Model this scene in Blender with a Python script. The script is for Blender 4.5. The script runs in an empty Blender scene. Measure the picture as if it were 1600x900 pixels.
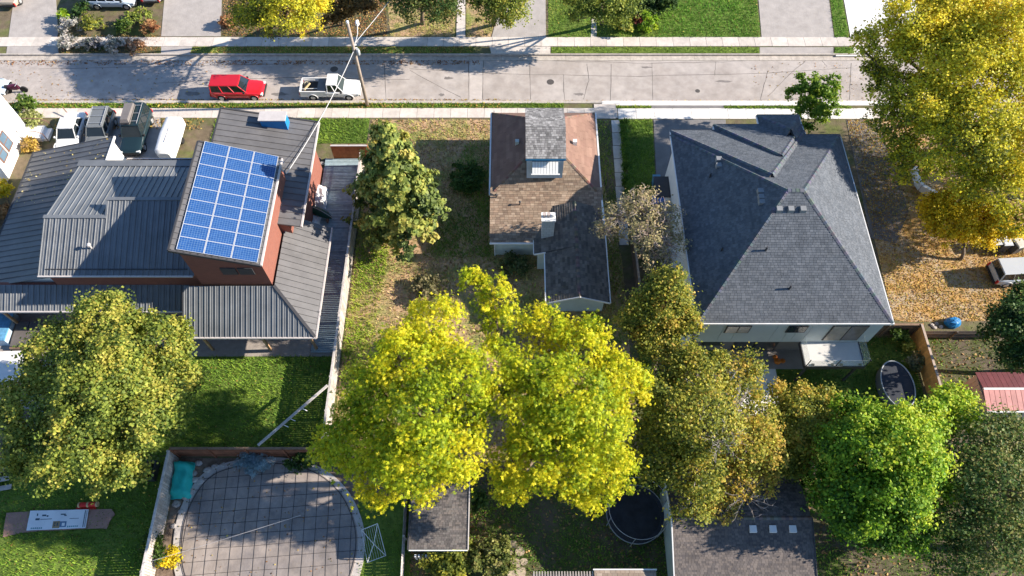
import bpy, math, random
import numpy as np
from mathutils import Vector, Matrix

# ------------------------------------------------------------------ camera, sky, sun, exposure
sc = bpy.context.scene
COL = sc.collection
H, FOC, DIP = 49.0, 1150.0, math.radians(60.5)          # drone height, focal length (px of 1600), tilt
cam = bpy.data.cameras.new('camera'); camo = bpy.data.objects.new('camera', cam); COL.objects.link(camo)
cam.sensor_width = 36.0; cam.lens = 36.0*FOC/1600.0; cam.clip_end = 3000
camo.location = (0, 0, H); camo.rotation_euler = (math.pi/2-DIP, 0, 0)
sc.camera = camo
SUN_EL = math.radians(26.0); SUN_AZ = math.radians(2)     # sun low at the right, a touch from the street side
wd = bpy.data.worlds.new('World'); sc.world = wd; wd.use_nodes = True
nt = wd.node_tree; bg = nt.nodes['Background']
sky = nt.nodes.new('ShaderNodeTexSky'); sky.sky_type = 'NISHITA'; sky.sun_disc = False
sky.sun_elevation = SUN_EL; sky.sun_rotation = math.radians(90)-SUN_AZ; sky.air_density = 1.0; sky.dust_density = 0.1; sky.ozone_density = 4.0
nt.links.new(sky.outputs[0], bg.inputs[0]); bg.inputs[1].default_value = 0.095
sl = bpy.data.lights.new('sun', 'SUN'); sl.energy = 5.0; sl.angle = math.radians(0.5); sl.color = (1.0, 0.90, 0.77)
so = bpy.data.objects.new('sun', sl); COL.objects.link(so); so.rotation_euler = (0, math.pi/2-SUN_EL, SUN_AZ); so.location = (60, 20, 50)
sc.view_settings.view_transform = 'Standard'; sc.view_settings.look = 'None'
sc.view_settings.exposure = 1.2; sc.view_settings.gamma = 1.0

rnd = random.Random(7)
def ray(px, py, z=0.0):
    a = DIP+math.atan((py-450)/FOC); Y = (H-z)/math.tan(a)
    dep = Y*math.cos(DIP)+(H-z)*math.sin(DIP)
    return ((px-800)/FOC*dep, Y, FOC/dep)
def g(px, py, z=0.0):
    r = ray(px, py, z); return (r[0], r[1])
def g3(px, py, z=0.0):
    r = ray(px, py, z); return (r[0], r[1], z)
def gp(pts, z=0.0): return [g(a, b, z) for a, b in pts]
def srgb(r, g_, b):
    f = lambda c: (c/255/12.92 if c/255 <= .04045 else ((c/255+.055)/1.055)**2.4)
    return (f(r), f(g_), f(b))

# ------------------------------------------------------------------ materials
MATS = {}
def mat(name, col, rough=.8, var=.18, scale=2.0, bump=0.0, metal=0.0, rndv=0.0, spec=.3, col2=None, thr=None, attr=False, bscale=None, detail=5):
    if name in MATS: return MATS[name]
    m = bpy.data.materials.new(name); m.use_nodes = True; n = m.node_tree; N = n.nodes; Lk = n.links
    b = N['Principled BSDF']; b.inputs['Roughness'].default_value = rough; b.inputs['Metallic'].default_value = metal
    b.inputs['Specular IOR Level'].default_value = spec
    geo = N.new('ShaderNodeNewGeometry')
    nz = N.new('ShaderNodeTexNoise'); nz.inputs['Scale'].default_value = scale; nz.inputs['Detail'].default_value = detail; nz.inputs['Roughness'].default_value = .65
    Lk.new(geo.outputs['Position'], nz.inputs['Vector'])
    rp = N.new('ShaderNodeMapRange'); rp.inputs[1].default_value = .3; rp.inputs[2].default_value = .7
    rp.inputs[3].default_value = 1-var; rp.inputs[4].default_value = 1+var
    Lk.new(nz.outputs[0], rp.inputs[0])
    if attr:
        at = N.new('ShaderNodeAttribute'); at.attribute_name = 'Col'; base = at.outputs[0]
    elif col2:
        mx = N.new('ShaderNodeMix'); mx.data_type = 'RGBA'
        mx.inputs[6].default_value = (*col, 1); mx.inputs[7].default_value = (*col2, 1)
        n2 = N.new('ShaderNodeTexNoise'); n2.inputs['Scale'].default_value = scale*.22; n2.inputs['Detail'].default_value = 6; n2.inputs['Roughness'].default_value = .7
        Lk.new(geo.outputs['Position'], n2.inputs['Vector'])
        r2 = N.new('ShaderNodeMapRange'); t = thr or .5; r2.inputs[1].default_value = t-.09; r2.inputs[2].default_value = t+.09
        Lk.new(n2.outputs[0], r2.inputs[0]); Lk.new(r2.outputs[0], mx.inputs[0]); base = mx.outputs[2]
    else:
        rg = N.new('ShaderNodeRGB'); rg.outputs[0].default_value = (*col, 1); base = rg.outputs[0]
    f = rp.outputs[0]
    if rndv:
        oi = N.new('ShaderNodeObjectInfo'); r3 = N.new('ShaderNodeMapRange'); r3.inputs[3].default_value = 1-rndv; r3.inputs[4].default_value = 1+rndv
        Lk.new(oi.outputs['Random'], r3.inputs[0]); mm = N.new('ShaderNodeMath'); mm.operation = 'MULTIPLY'
        Lk.new(f, mm.inputs[0]); Lk.new(r3.outputs[0], mm.inputs[1]); f = mm.outputs[0]
    vm = N.new('ShaderNodeVectorMath'); vm.operation = 'SCALE'; Lk.new(base, vm.inputs[0]); Lk.new(f, vm.inputs['Scale'])
    Lk.new(vm.outputs[0], b.inputs['Base Color'])
    if bump:
        nb = N.new('ShaderNodeTexNoise'); nb.inputs['Scale'].default_value = bscale or scale*6; nb.inputs['Detail'].default_value = 4
        Lk.new(geo.outputs['Position'], nb.inputs['Vector'])
        bp = N.new('ShaderNodeBump'); bp.inputs['Strength'].default_value = bump; bp.inputs['Distance'].default_value = .05
        Lk.new(nb.outputs[0], bp.inputs['Height']); Lk.new(bp.outputs[0], b.inputs['Normal'])
    MATS[name] = m; return m
def leafmat(name, trans=.35, rough=.55):
    if name in MATS: return MATS[name]
    m = mat(name, (1, 1, 1), rough, .1, 1.5, attr=True, spec=.25); N = m.node_tree.nodes; Lk = m.node_tree.links
    b = N['Principled BSDF']; out = N['Material Output']
    src = b.inputs['Base Color'].links[0].from_socket
    tr = N.new('ShaderNodeBsdfTranslucent'); Lk.new(src, tr.inputs[0])
    ms = N.new('ShaderNodeMixShader'); ms.inputs[0].default_value = trans
    Lk.new(b.outputs[0], ms.inputs[1]); Lk.new(tr.outputs[0], ms.inputs[2]); Lk.new(ms.outputs[0], out.inputs[0])
    return m
def glassmat(name, col, rough=.06, spec=.6):
    return mat(name, col, rough, .12, 1.0, spec=spec)
def brickmat(name, c1, c2, mortar, sx, sy, rough=.85, vertical=True, msize=.03, rot=None):
    """rows of small units too fine to build (brick veneer, cells of a solar sheet)"""
    if name in MATS: return MATS[name]
    m = bpy.data.materials.new(name); m.use_nodes = True; N = m.node_tree.nodes; Lk = m.node_tree.links
    b = N['Principled BSDF']; b.inputs['Roughness'].default_value = rough
    tc = N.new('ShaderNodeTexCoord'); mp = N.new('ShaderNodeMapping')
    sp = N.new('ShaderNodeSeparateXYZ'); cb = N.new('ShaderNodeCombineXYZ')
    Lk.new(tc.outputs['Object'], sp.inputs[0])
    ad = N.new('ShaderNodeMath'); ad.operation = 'ADD'; Lk.new(sp.outputs[0], ad.inputs[0]); Lk.new(sp.outputs[1], ad.inputs[1])
    if vertical:
        Lk.new(ad.outputs[0], cb.inputs[0]); Lk.new(sp.outputs[2], cb.inputs[1])
    else:
        Lk.new(sp.outputs[0], cb.inputs[0]); Lk.new(sp.outputs[1], cb.inputs[1])
    br = N.new('ShaderNodeTexBrick'); br.inputs['Color1'].default_value = (*c1, 1); br.inputs['Color2'].default_value = (*c2, 1); br.inputs['Mortar'].default_value = (*mortar, 1)
    br.inputs['Scale'].default_value = 1; br.inputs['Brick Width'].default_value = sx; br.inputs['Row Height'].default_value = sy; br.inputs['Mortar Size'].default_value = msize*sy
    if not vertical: br.offset = 0
    Lk.new(cb.outputs[0], br.inputs['Vector']); Lk.new(br.outputs[0], b.inputs['Base Color'])
    MATS[name] = m; return m

# ------------------------------------------------------------------ mesh helpers
ORIG = {}
def link(o, parent=None):
    COL.objects.link(o)
    if parent is not None: o.parent = parent
    return o
def thing(name, label, cat, loc=(0, 0, 0), rz=0.0, group=None):
    o = bpy.data.objects.new(name, None); o.empty_display_size = .3; link(o); o.location = loc; o.rotation_euler = (0, 0, rz)
    ORIG[o.name] = tuple(loc); return tag(o, label, cat, group)
def tag(o, label=None, cat=None, group=None, kind=None):
    if label: o['label'] = label
    if cat: o['category'] = cat
    if group: o['group'] = group
    if kind: o['kind'] = kind
    return o
class MB:
    def __init__(s): s.v = []; s.f = []; s.c = []
    def poly(s, pts, col=None):
        i = len(s.v); s.v += [tuple(p) for p in pts]; s.f.append(tuple(range(i, i+len(pts)))); s.c.append(col); return s
    def faces(s, pts, fs, col=None):
        i = len(s.v); s.v += [tuple(p) for p in pts]
        for f in fs: s.f.append(tuple(i+k for k in f)); s.c.append(col)
        return s
    def prism(s, pts2, z0, z1, col=None):
        n = len(pts2); A = [(x, y, z0) for x, y in pts2]+[(x, y, z1) for x, y in pts2]
        fs = [tuple(range(n-1, -1, -1)), tuple(range(n, 2*n))]+[(k, (k+1) % n, n+(k+1) % n, n+k) for k in range(n)]
        return s.faces(A, fs, col)
    def box(s, x0, x1, y0, y1, z0, z1, col=None):
        return s.prism([(x0, y0), (x1, y0), (x1, y1), (x0, y1)], z0, z1, col)
    def obox(s, c, size, R, col=None):
        hx, hy, hz = (k/2 for k in size); c = Vector(c)
        P = [c+R@Vector((sx*hx, sy*hy, sz*hz)) for sz in (-1, 1) for sx, sy in ((-1, -1), (1, -1), (1, 1), (-1, 1))]
        return s.faces(P, [(3, 2, 1, 0), (4, 5, 6, 7), (0, 1, 5, 4), (1, 2, 6, 5), (2, 3, 7, 6), (3, 0, 4, 7)], col)
    def beam(s, a, b, w, h, col=None, up=(0, 0, 1)):
        a = Vector(a); b = Vector(b); d = (b-a); L = d.length
        if L < 1e-5: return s
        x = d/L; upv = Vector(up)
        if abs(x.dot(upv)) > .98: upv = Vector((0, 1, 0))
        y = upv.cross(x).normalized(); z = x.cross(y)
        R = Matrix((x, y, z)).transposed()
        return s.obox((a+b)/2, (L, w, h), R, col)
    def tube(s, pts, rad, n=6, col=None, cap=True):
        pts = [Vector(p) for p in pts]; m = len(pts); rad = rad if hasattr(rad, '__len__') else [rad]*m
        base = len(s.v)
        for k, p in enumerate(pts):
            d = (pts[min(k+1, m-1)]-pts[max(k-1, 0)]).normalized()
            u = d.cross(Vector((0, 0, 1)) if abs(d.z) < .95 else Vector((1, 0, 0))).normalized(); w = d.cross(u)
            for j in range(n):
                a = 2*math.pi*j/n; q = p+(u*math.cos(a)+w*math.sin(a))*rad[k]; s.v.append(tuple(q))
        for k in range(m-1):
            for j in range(n):
                s.f.append((base+k*n+j, base+k*n+(j+1) % n, base+(k+1)*n+(j+1) % n, base+(k+1)*n+j)); s.c.append(col)
        if cap:
            s.f.append(tuple(base+j for j in range(n-1, -1, -1))); s.c.append(col)
            s.f.append(tuple(base+(m-1)*n+j for j in range(n))); s.c.append(col)
        return s
    def lathe(s, prof, c=(0, 0, 0), n=16, col=None, sx=1, sy=1):
        base = len(s.v); m = len(prof)
        for r, z in prof:
            for j in range(n):
                a = 2*math.pi*j/n; s.v.append((c[0]+r*math.cos(a)*sx, c[1]+r*math.sin(a)*sy, c[2]+z))
        for k in range(m-1):
            for j in range(n): s.f.append((base+k*n+j, base+k*n+(j+1) % n, base+(k+1)*n+(j+1) % n, base+(k+1)*n+j)); s.c.append(col)
        s.f.append(tuple(base+j for j in range(n-1, -1, -1))); s.c.append(col)
        s.f.append(tuple(base+(m-1)*n+j for j in range(n))); s.c.append(col)
        return s
    def build(s, name, m, parent=None, world=True, smooth=False):
        off = ORIG.get(parent.name, (0, 0, 0)) if (parent is not None and world) else (0, 0, 0)
        me = bpy.data.meshes.new(name)
        V = s.v if off == (0, 0, 0) else [(a-off[0], b-off[1], c-off[2]) for a, b, c in s.v]
        me.from_pydata(V, [], s.f); me.materials.append(m)
        if any(c is not None for c in s.c):
            at = me.attributes.new('Col', 'FLOAT_COLOR', 'FACE')
            arr = np.array([(*(c or (1, 1, 1)), 1) for c in s.c], dtype=np.float32); at.data.foreach_set('color', arr.ravel())
        if smooth: me.polygons.foreach_set('use_smooth', [True]*len(me.polygons))
        o = bpy.data.objects.new(name, me); link(o, parent)
        if parent is not None: ORIG[o.name] = ORIG.get(parent.name, (0, 0, 0))
        return o
UNIT = {}
def piece(name, m, parent, c, size, rz=0.0, R=None):
    """a cheap shared-mesh slab or board; c in world coordinates"""
    me = UNIT.get(m.name)
    if me is None:
        b = MB().box(-.5, .5, -.5, .5, -.5, .5); me = bpy.data.meshes.new(name); me.from_pydata(b.v, [], b.f); me.materials.append(m); UNIT[m.name] = me
    o = bpy.data.objects.new(name, me); link(o, parent)
    off = ORIG.get(parent.name, (0, 0, 0)) if parent is not None else (0, 0, 0)
    o.location = (c[0]-off[0], c[1]-off[1], c[2]-off[2]); o.scale = size
    if R is not None: o.rotation_euler = R.to_euler()
    else: o.rotation_euler = (0, 0, rz)
    ORIG[o.name] = off
    return o
def copy_tree(o, parent=None):
    c = o.copy(); COL.objects.link(c); c.parent = parent
    for ch in list(o.children): copy_tree(ch, c)
    return c
def npmesh(name, V, F, colors, m, parent=None):
    """V (n,3), F (k,4 or 3) int, colors per face (k,3)"""
    off = np.array(ORIG.get(parent.name, (0, 0, 0)) if parent is not None else (0, 0, 0), dtype=np.float32)
    V = (V-off).astype(np.float32); k, w = F.shape
    me = bpy.data.meshes.new(name)
    me.vertices.add(len(V)); me.vertices.foreach_set('co', V.ravel())
    me.loops.add(k*w); me.loops.foreach_set('vertex_index', F.astype(np.int32).ravel())
    me.polygons.add(k); me.polygons.foreach_set('loop_start', np.arange(0, k*w, w, dtype=np.int32))
    me.update(calc_edges=True)
    at = me.attributes.new('Col', 'FLOAT_COLOR', 'FACE')
    at.data.foreach_set('color', np.concatenate([colors, np.ones((k, 1))], 1).astype(np.float32).ravel())
    me.materials.append(m); me.validate()
    o = bpy.data.objects.new(name, me); link(o, parent)
    if parent is not None: ORIG[o.name] = tuple(off)
    return o

def clip(poly, a, b, c):
    """keep a*x+b*y<=c"""
    out = []; n = len(poly)
    for i in range(n):
        p, q = poly[i], poly[(i+1) % n]; dp = a*p[0]+b*p[1]-c; dq = a*q[0]+b*q[1]-c
        if dp <= 0: out.append(p)
        if (dp < 0 < dq) or (dq < 0 < dp):
            t = dp/(dp-dq); out.append((p[0]+(q[0]-p[0])*t, p[1]+(q[1]-p[1])*t))
    return out
def area(p): return .5*sum(p[i][0]*p[(i+1) % len(p)][1]-p[(i+1) % len(p)][0]*p[i][1] for i in range(len(p)))
def frame(poly):
    P = [Vector(p) for p in poly]; n = Vector((0, 0, 0))
    for i in range(1, len(P)-1): n += (P[i]-P[0]).cross(P[i+1]-P[0])
    n.normalize()
    if n.z < 0: n = -n
    s = Vector((n.x, n.y, 0))
    s = Vector((0, -1, 0)) if s.length < 1e-4 else s.normalized()
    s = (s-n*s.dot(n)).normalized(); t = n.cross(s)
    return P, n, s, t
def metal_roof(poly, parent, m, w=.42, seam_dir=None, first=0.0, minor=True):
    """standing-seam panels, each one an object, laid down the slope"""
    P, n, s, t = frame(poly)
    if seam_dir is not None:
        d = Vector(seam_dir); s = (d-n*d.dot(n)).normalized(); t = n.cross(s)
    o = P[0]; q = [((p-o).dot(t), (p-o).dot(s)) for p in P]
    if area(q) < 0: q = q[::-1]
    a0 = min(p[0] for p in q)-first; a1 = max(p[0] for p in q); k = 0
    to = lambda a, b, h: o+t*a+s*b+n*h
    while a0 < a1:
        c = clip(clip(q, -1, 0, -a0), 1, 0, a0+w)
        if len(c) >= 3 and abs(area(c)) > .01:
            mb = MB(); N = len(c)
            top = [to(a, b, .03) for a, b in c]; bot = [to(a, b, -.03) for a, b in c]
            mb.faces(top+bot, [tuple(range(N)), tuple(range(2*N-1, N-1, -1))]+[(i, N+i, N+(i+1) % N, (i+1) % N) for i in range(N)])
            def rib(x, hw, hh):
                seg = clip(clip(c, -1, 0, -(x-hw)), 1, 0, x+hw)
                if len(seg) < 3: return
                bs = sorted(p[1] for p in seg)
                if bs[-1]-bs[0] < .1: return
                lo = max(min(p[1] for p in seg), bs[0]); hi = bs[-1]
                pts = [to(x-hw, lo, .03), to(x+hw, lo, .03), to(x+hw, hi, .03), to(x-hw, hi, .03), to(x-hw*.5, lo, .03+hh), to(x+hw*.5, lo, .03+hh), to(x+hw*.5, hi, .03+hh), to(x-hw*.5, hi, .03+hh)]
                mb.faces(pts, [(4, 5, 6, 7), (0, 1, 5, 4), (1, 2, 6, 5), (2, 3, 7, 6), (3, 0, 4, 7)])
            rib(a0+.03, .03, .055)
            if minor: rib(a0+w*.5, .02, .018)
            mb.build('roof_panel', m, parent); k += 1
        a0 += w
    return k
def shingle(poly, parent, m, pal, cw=.33, ch=.19, th=.022, seed=1, name='shingles', jit=.16, streak=None):
    """lapped shingle tabs as real geometry on a roof deck"""
    r = random.Random(seed); P, n, s, t = frame(poly); o = P[0]
    q = [((p-o).dot(t), (p-o).dot(s)) for p in P]
    if area(q) < 0: q = q[::-1]
    a0 = min(p[0] for p in q); a1 = max(p[0] for p in q); b0 = min(p[1] for p in q); b1 = max(p[1] for p in q)
    mb = MB(); row = 0; b = b1
    to = lambda a, bb, h: tuple(o+t*a+s*bb+n*h)
    while b > b0:
        rowp = clip(clip(q, 0, 1, b), 0, -1, -(b-ch))
        if len(rowp) >= 3:
            a = a0-r.random()*cw; ra1 = max(p[0] for p in rowp)
            while a < ra1:
                wv = cw*r.uniform(.8, 1.2); c = clip(clip(rowp, -1, 0, -a), 1, 0, a+wv-.012)
                if len(c) >= 3 and abs(area(c)) > .002:
                    cc = pal[int(r.random()*len(pal))]; k = 1+r.uniform(-jit, jit); cc = tuple(x*k for x in cc); lift = r.uniform(0, .008)
                    hh = lambda bb: .012+lift+th*(bb-(b-ch))/ch
                    mb.poly([to(x, y, hh(y)) for x, y in c], cc)
                    for i in range(len(c)):
                        p1, p2 = c[i], c[(i+1) % len(c)]
                        if abs(p1[1]-b) < 1e-4 and abs(p2[1]-b) < 1e-4:
                            mb.poly([to(*p1, hh(b)), to(*p1, 0), to(*p2, 0), to(*p2, hh(b))], tuple(x*.8 for x in cc))
                a += wv
        b -= ch; row += 1
    ob = mb.build(name, m, parent); ob['kind'] = 'stuff'
    dk = MB(); N = len(P); dk.faces([tuple(p-n*.004) for p in P]+[tuple(p-n*.12) for p in P], [tuple(range(N)), tuple(range(2*N-1, N-1, -1))]+[(i, N+i, N+(i+1) % N, (i+1) % N) for i in range(N)])
    dk.build('roof_deck', MATS['deck_ply'], parent)
    return ob
def caps(pts, parent, m, pal, seed=3, w=.3):
    """ridge and hip cap shingles"""
    r = random.Random(seed); a, b = Vector(pts[0]), Vector(pts[1]); d = b-a; L = d.length; x = d/L; k = int(L/.22); mb = MB()
    side = x.cross(Vector((0, 0, 1))).normalized(); up = side.cross(x).normalized()
    for i in range(k):
        p = a+x*(i*L/k); q = a+x*((i+1)*L/k+.02); cc = tuple(v*r.uniform(.82, 1.15) for v in pal[i % len(pal)])
        h0, h1 = .075, .055; dr = .07
        mb.poly([p-side*w/2+up*(h0-dr), p+up*h0, q+up*h1, q-side*w/2+up*(h1-dr)], cc)
        mb.poly([p+up*h0, p+side*w/2+up*(h0-dr), q+side*w/2+up*(h1-dr), q+up*h1], cc)
    ob = mb.build('ridge_cap', m, parent); ob['kind'] = 'stuff'; return ob

def inpoly(x, y, poly):
    ins = np.zeros(len(x), bool); n = len(poly); j = n-1
    for i in range(n):
        xi, yi = poly[i]; xj, yj = poly[j]
        cnd = ((yi > y) != (yj > y)) & (x < (xj-xi)*(y-yi)/((yj-yi) or 1e-9)+xi); ins ^= cnd; j = i
    return ins
def vnoise(x, y, sc_, seed):
    """cheap smooth value noise for clumping"""
    r = np.random.default_rng(seed); out = np.zeros_like(x)
    for k in range(5):
        th = r.uniform(0, 6.28); ph = r.uniform(0, 6.28, 2); f = sc_*r.uniform(.6, 1.8)
        out += np.sin((x*np.cos(th)+y*np.sin(th))*f+ph[0]+1.3*np.sin((x*np.sin(th)-y*np.cos(th))*f*.7+ph[1]))
    return out/5
def scatter_pts(polys, dens, rg, holes=(), clump=0.0, cs=.8, seed=0):
    out = []
    for poly in polys:
        xs = [p[0] for p in poly]; ys = [p[1] for p in poly]
        A = (max(xs)-min(xs))*(max(ys)-min(ys)); n = int(A*dens)
        x = rg.uniform(min(xs), max(xs), n); y = rg.uniform(min(ys), max(ys), n)
        k = inpoly(x, y, poly)
        for h in holes: k &= ~inpoly(x, y, h)
        if clump: k &= rg.uniform(-1, 1, n) < (vnoise(x, y, cs, seed)*1.6-clump+.6)
        out.append(np.stack([x[k], y[k]], 1))
    return np.concatenate(out) if out else np.zeros((0, 2))
def frames(nrm, rg):
    nrm = nrm/np.linalg.norm(nrm, axis=1, keepdims=True)
    a = rg.normal(size=nrm.shape); u = np.cross(nrm, a); u /= np.linalg.norm(u, axis=1, keepdims=True)+1e-9
    return u, np.cross(nrm, u), nrm
def grass(name, polys, dens, pal, label, seed=1, hgt=.13, holes=(), z=.0, clump=0.0, cs=.8, m=None):
    rg = np.random.default_rng(seed); p = scatter_pts(polys, dens, rg, holes, clump, cs, seed); n = len(p)
    if n == 0: return
    ang = rg.uniform(0, 6.28, n); hh = hgt*rg.uniform(.5, 1.5, n); lean = rg.uniform(.3, 1.3, n)*hh; w = rg.uniform(.012, .032, n)
    d = np.stack([np.cos(ang), np.sin(ang), np.zeros(n)], 1); sd = np.stack([-np.sin(ang), np.cos(ang), np.zeros(n)], 1)
    b = np.concatenate([p, np.full((n, 1), z)], 1)
    V = np.stack([b-sd*w[:, None], b+sd*w[:, None], b+d*lean[:, None]+sd*w[:, None]*.5+np.array([0, 0, 1])*hh[:, None], b+d*lean[:, None]-sd*w[:, None]*.5+np.array([0, 0, 1])*hh[:, None]], 1).reshape(-1, 3)
    F = np.arange(4*n).reshape(n, 4)
    pl = np.array(pal); t = np.clip(.5+.5*vnoise(p[:, 0], p[:, 1], .9, seed+5)+rg.normal(0, .22, n), 0, .999)*(len(pl)-1)
    i = t.astype(int); c = pl[i]*(1-(t-i))[:, None]+pl[np.minimum(i+1, len(pl)-1)]*(t-i)[:, None]
    c = np.minimum(c*1.5, .6)*rg.uniform(.7, 1.3, (n, 1))*(1+.28*vnoise(p[:, 0], p[:, 1], .45, seed+9)+.15*vnoise(p[:, 0], p[:, 1], 2.1, seed+3))[:, None]
    o = npmesh(name, V, F, c, m or leafmat('grass_blades', .25, .7)); tag(o, label, 'grass' if 'grass' in name else name.replace('_', ' '), None, 'stuff'); return o
def litter(name, polys, dens, pal, label, seed=1, size=.1, holes=(), z=.015, clump=0.0, cs=.8, zf=None):
    rg = np.random.default_rng(seed); p = scatter_pts(polys, dens, rg, holes, clump, cs, seed); n = len(p)
    if n == 0: return
    s = size*rg.uniform(.6, 1.4, n)[:, None]; nr = np.stack([rg.normal(0, .4, n), rg.normal(0, .4, n), np.ones(n)], 1); u, v, w = frames(nr, rg)
    zz = np.full(n, z) if zf is None else zf(p[:, 0], p[:, 1])
    c = np.concatenate([p, (zz+rg.uniform(0, .03, n))[:, None]], 1)
    V = np.stack([c-u*s, c-v*s*.6+w*s*.25, c+u*s, c+v*s*.6+w*s*.25], 1).reshape(-1, 3)
    F = np.arange(4*n).reshape(n, 4); pl = np.array(pal); col = pl[rg.integers(0, len(pl), n)]*rg.uniform(.6, 1.35, (n, 1))
    o = npmesh(name, V, F, col, leafmat('litter_leaf', .2, .7)); tag(o, label, 'fallen leaves', None, 'stuff'); return o

# ------------------------------------------------------------------ trees and shrubs
def tmpl(kind):
    if kind == 'maple':
        return np.array([[(-1, 0, 0), (-.1, -.8, .22), (1, 0, -.1), (-.1, .8, .22)]], float)
    if kind == 'spray':
        q = []
        for a, L in ((-1.25, .75), (-.65, .9), (0, 1.1), (.65, .9), (1.25, .75), (2.4, .6)):
            c, s = math.cos(a), math.sin(a); w = .15
            q.append([(.05*c, .05*s, 0), (.5*L*c+w*s, .5*L*s-w*c, .12), (L*c, L*s, -.12), (.5*L*c-w*s, .5*L*s+w*c, .12)])
        return np.array(q, float)
    if kind == 'needle':
        q = []
        for a in np.linspace(0, 2*math.pi, 6, endpoint=False):
            c, s = math.cos(a), math.sin(a); w = .13
            q.append([(0, 0, 0), (.6*c+w*s, .6*s-w*c, .2), (c, s, .35), (.6*c-w*s, .6*s+w*c, .2)])
        return np.array(q, float)
def leaves(name, C, NR, size, kind, col, rg, parent, m, sz=None):
    n = len(C); u, v, w = frames(NR, rg); T = tmpl(kind); k = len(T)
    s = (size*rg.uniform(.65, 1.35, n) if sz is None else sz)[:, None, None, None]
    V = C[:, None, None, :]+s*(T[None, :, :, 0:1]*u[:, None, None, :]+T[None, :, :, 1:2]*v[:, None, None, :]+T[None, :, :, 2:3]*w[:, None, None, :])
    F = np.arange(n*k*4).reshape(-1, 4); cc = np.repeat(col, k, 0)*rg.uniform(.85, 1.15, (n*k, 1))
    return npmesh(name, V.reshape(-1, 3), F, cc, m, parent)
def crown_pts(lobes, n, rg, shell=.6, cl=.2, up=.25, kper=11, pw=2.0):
    L = np.array([l[:4] for l in lobes], float); flat = np.array([(l[4] if len(l) > 4 else .85) for l in lobes]); W = L[:, 3]**pw; W /= W.sum()
    cc = []; cr = []; cn = []; ci = []
    for i, l in enumerate(L):
        K = max(5, int(kper*l[3]**1.7)); d = rg.normal(size=(K, 3)); d[:, 2] += up; d /= np.linalg.norm(d, axis=1, keepdims=True)
        low = d[:, 2] < -.55; d[low, 2] *= -1
        rr = l[3]*rg.uniform(shell, 1.05, K)**.8
        cc.append(l[:3]+d*rr[:, None]*np.array([1, 1, flat[i]])); cr.append(np.full(K, cl)*rg.uniform(.6, 1.5, K)*max(.8, l[3]**.6)); cn.append(d); ci += [i]*K
    cc = np.concatenate(cc); cr = np.concatenate(cr); cn = np.concatenate(cn); ci = np.array(ci)
    w = cr**2; w /= w.sum(); k = rg.choice(len(cc), n, p=w)
    C = cc[k]+rg.normal(size=(n, 3))*cr[k][:, None]*np.array([1, 1, .65])
    NR = cn[k]*.6+rg.normal(size=(n, 3))*.55+np.array([0, 0, .55])
    return C, NR, k, cc, cn, ci
LEAF_GAIN = 1.36
def pick(pal, t):
    pl = np.array(pal); t = np.clip(t, 0, .9999)*(len(pl)-1); i = t.astype(int); f = (t-i)[:, None]
    return LEAF_GAIN*(pl[i]*(1-f)+pl[np.minimum(i+1, len(pl)-1)]*f)
def skeleton(base, lobes, cc, ci, rg, tr, mb, twig=40, twr=.03, split=.45):
    b = Vector(base); L = [Vector(l[:3]) for l in lobes]; R = [l[3] for l in lobes]
    zc = sum(l.z*r for l, r in zip(L, R))/sum(R); fork = Vector((b.x*.6+.4*sum(l.x*r for l, r in zip(L, R))/sum(R), b.y*.6+.4*sum(l.y*r for l, r in zip(L, R))/sum(R), b.z+(zc-b.z)*split))
    mid = (b+fork)/2+Vector((rg.normal()*.12, rg.normal()*.12, 0))
    mb.tube([b+Vector((0, 0, -.1)), b+Vector((0, 0, .25)), mid, fork], [tr*1.35, tr*1.05, tr*.9, tr*.75], 9)
    for i, l in enumerate(L):
        m1 = fork.lerp(l, .5)+Vector((rg.normal()*.25, rg.normal()*.25, .25*R[i])); rr = tr*(.22+.3*R[i]/max(R))
        mb.tube([fork, m1, l, l+Vector((rg.normal()*.2, rg.normal()*.2, R[i]*.55))], [rr*1.2, rr, rr*.65, rr*.25], 6)
        idx = np.where(ci == i)[0]; rg.shuffle(idx)
        for k in idx[:max(2, int(twig*R[i]**2/sum(r*r for r in R)))]:
            e = Vector(cc[k]); st = l.lerp(m1, rg.uniform(0, .6)); md = st.lerp(e, .5)+Vector((rg.normal()*.15, rg.normal()*.15, rg.uniform(0, .25)))
            mb.tube([st, md, e], [rr*.35+twr*.4, twr, twr*.4], 4)
def twigs(parent, c, r, n, seed, m, w=.035):
    rg = np.random.default_rng(seed); mb = MB(); c = Vector(c)
    for i in range(n):
        d = Vector(rg.normal(size=3)); d.z = abs(d.z)*.8+.15; d.normalize(); L = r*rg.uniform(.7, 1.15); p = c+d*L*.12; pts = [p]
        for k in range(3): p = p+(d+Vector(rg.normal(size=3))*.18).normalized()*L*.3; pts.append(p)
        mb.tube(pts, [w, w*.75, w*.5, w*.3], 4)
        for q in pts[1:]:
            for _ in range(2):
                e = q+(d+Vector(rg.normal(size=3))*.7).normalized()*L*rg.uniform(.15, .34); mb.tube([q, (q+e)/2+Vector(rg.normal(size=3))*.05, e], [w*.5, w*.4, w*.25], 3)
    return mb.build('bare_twigs', m, parent)
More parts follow.
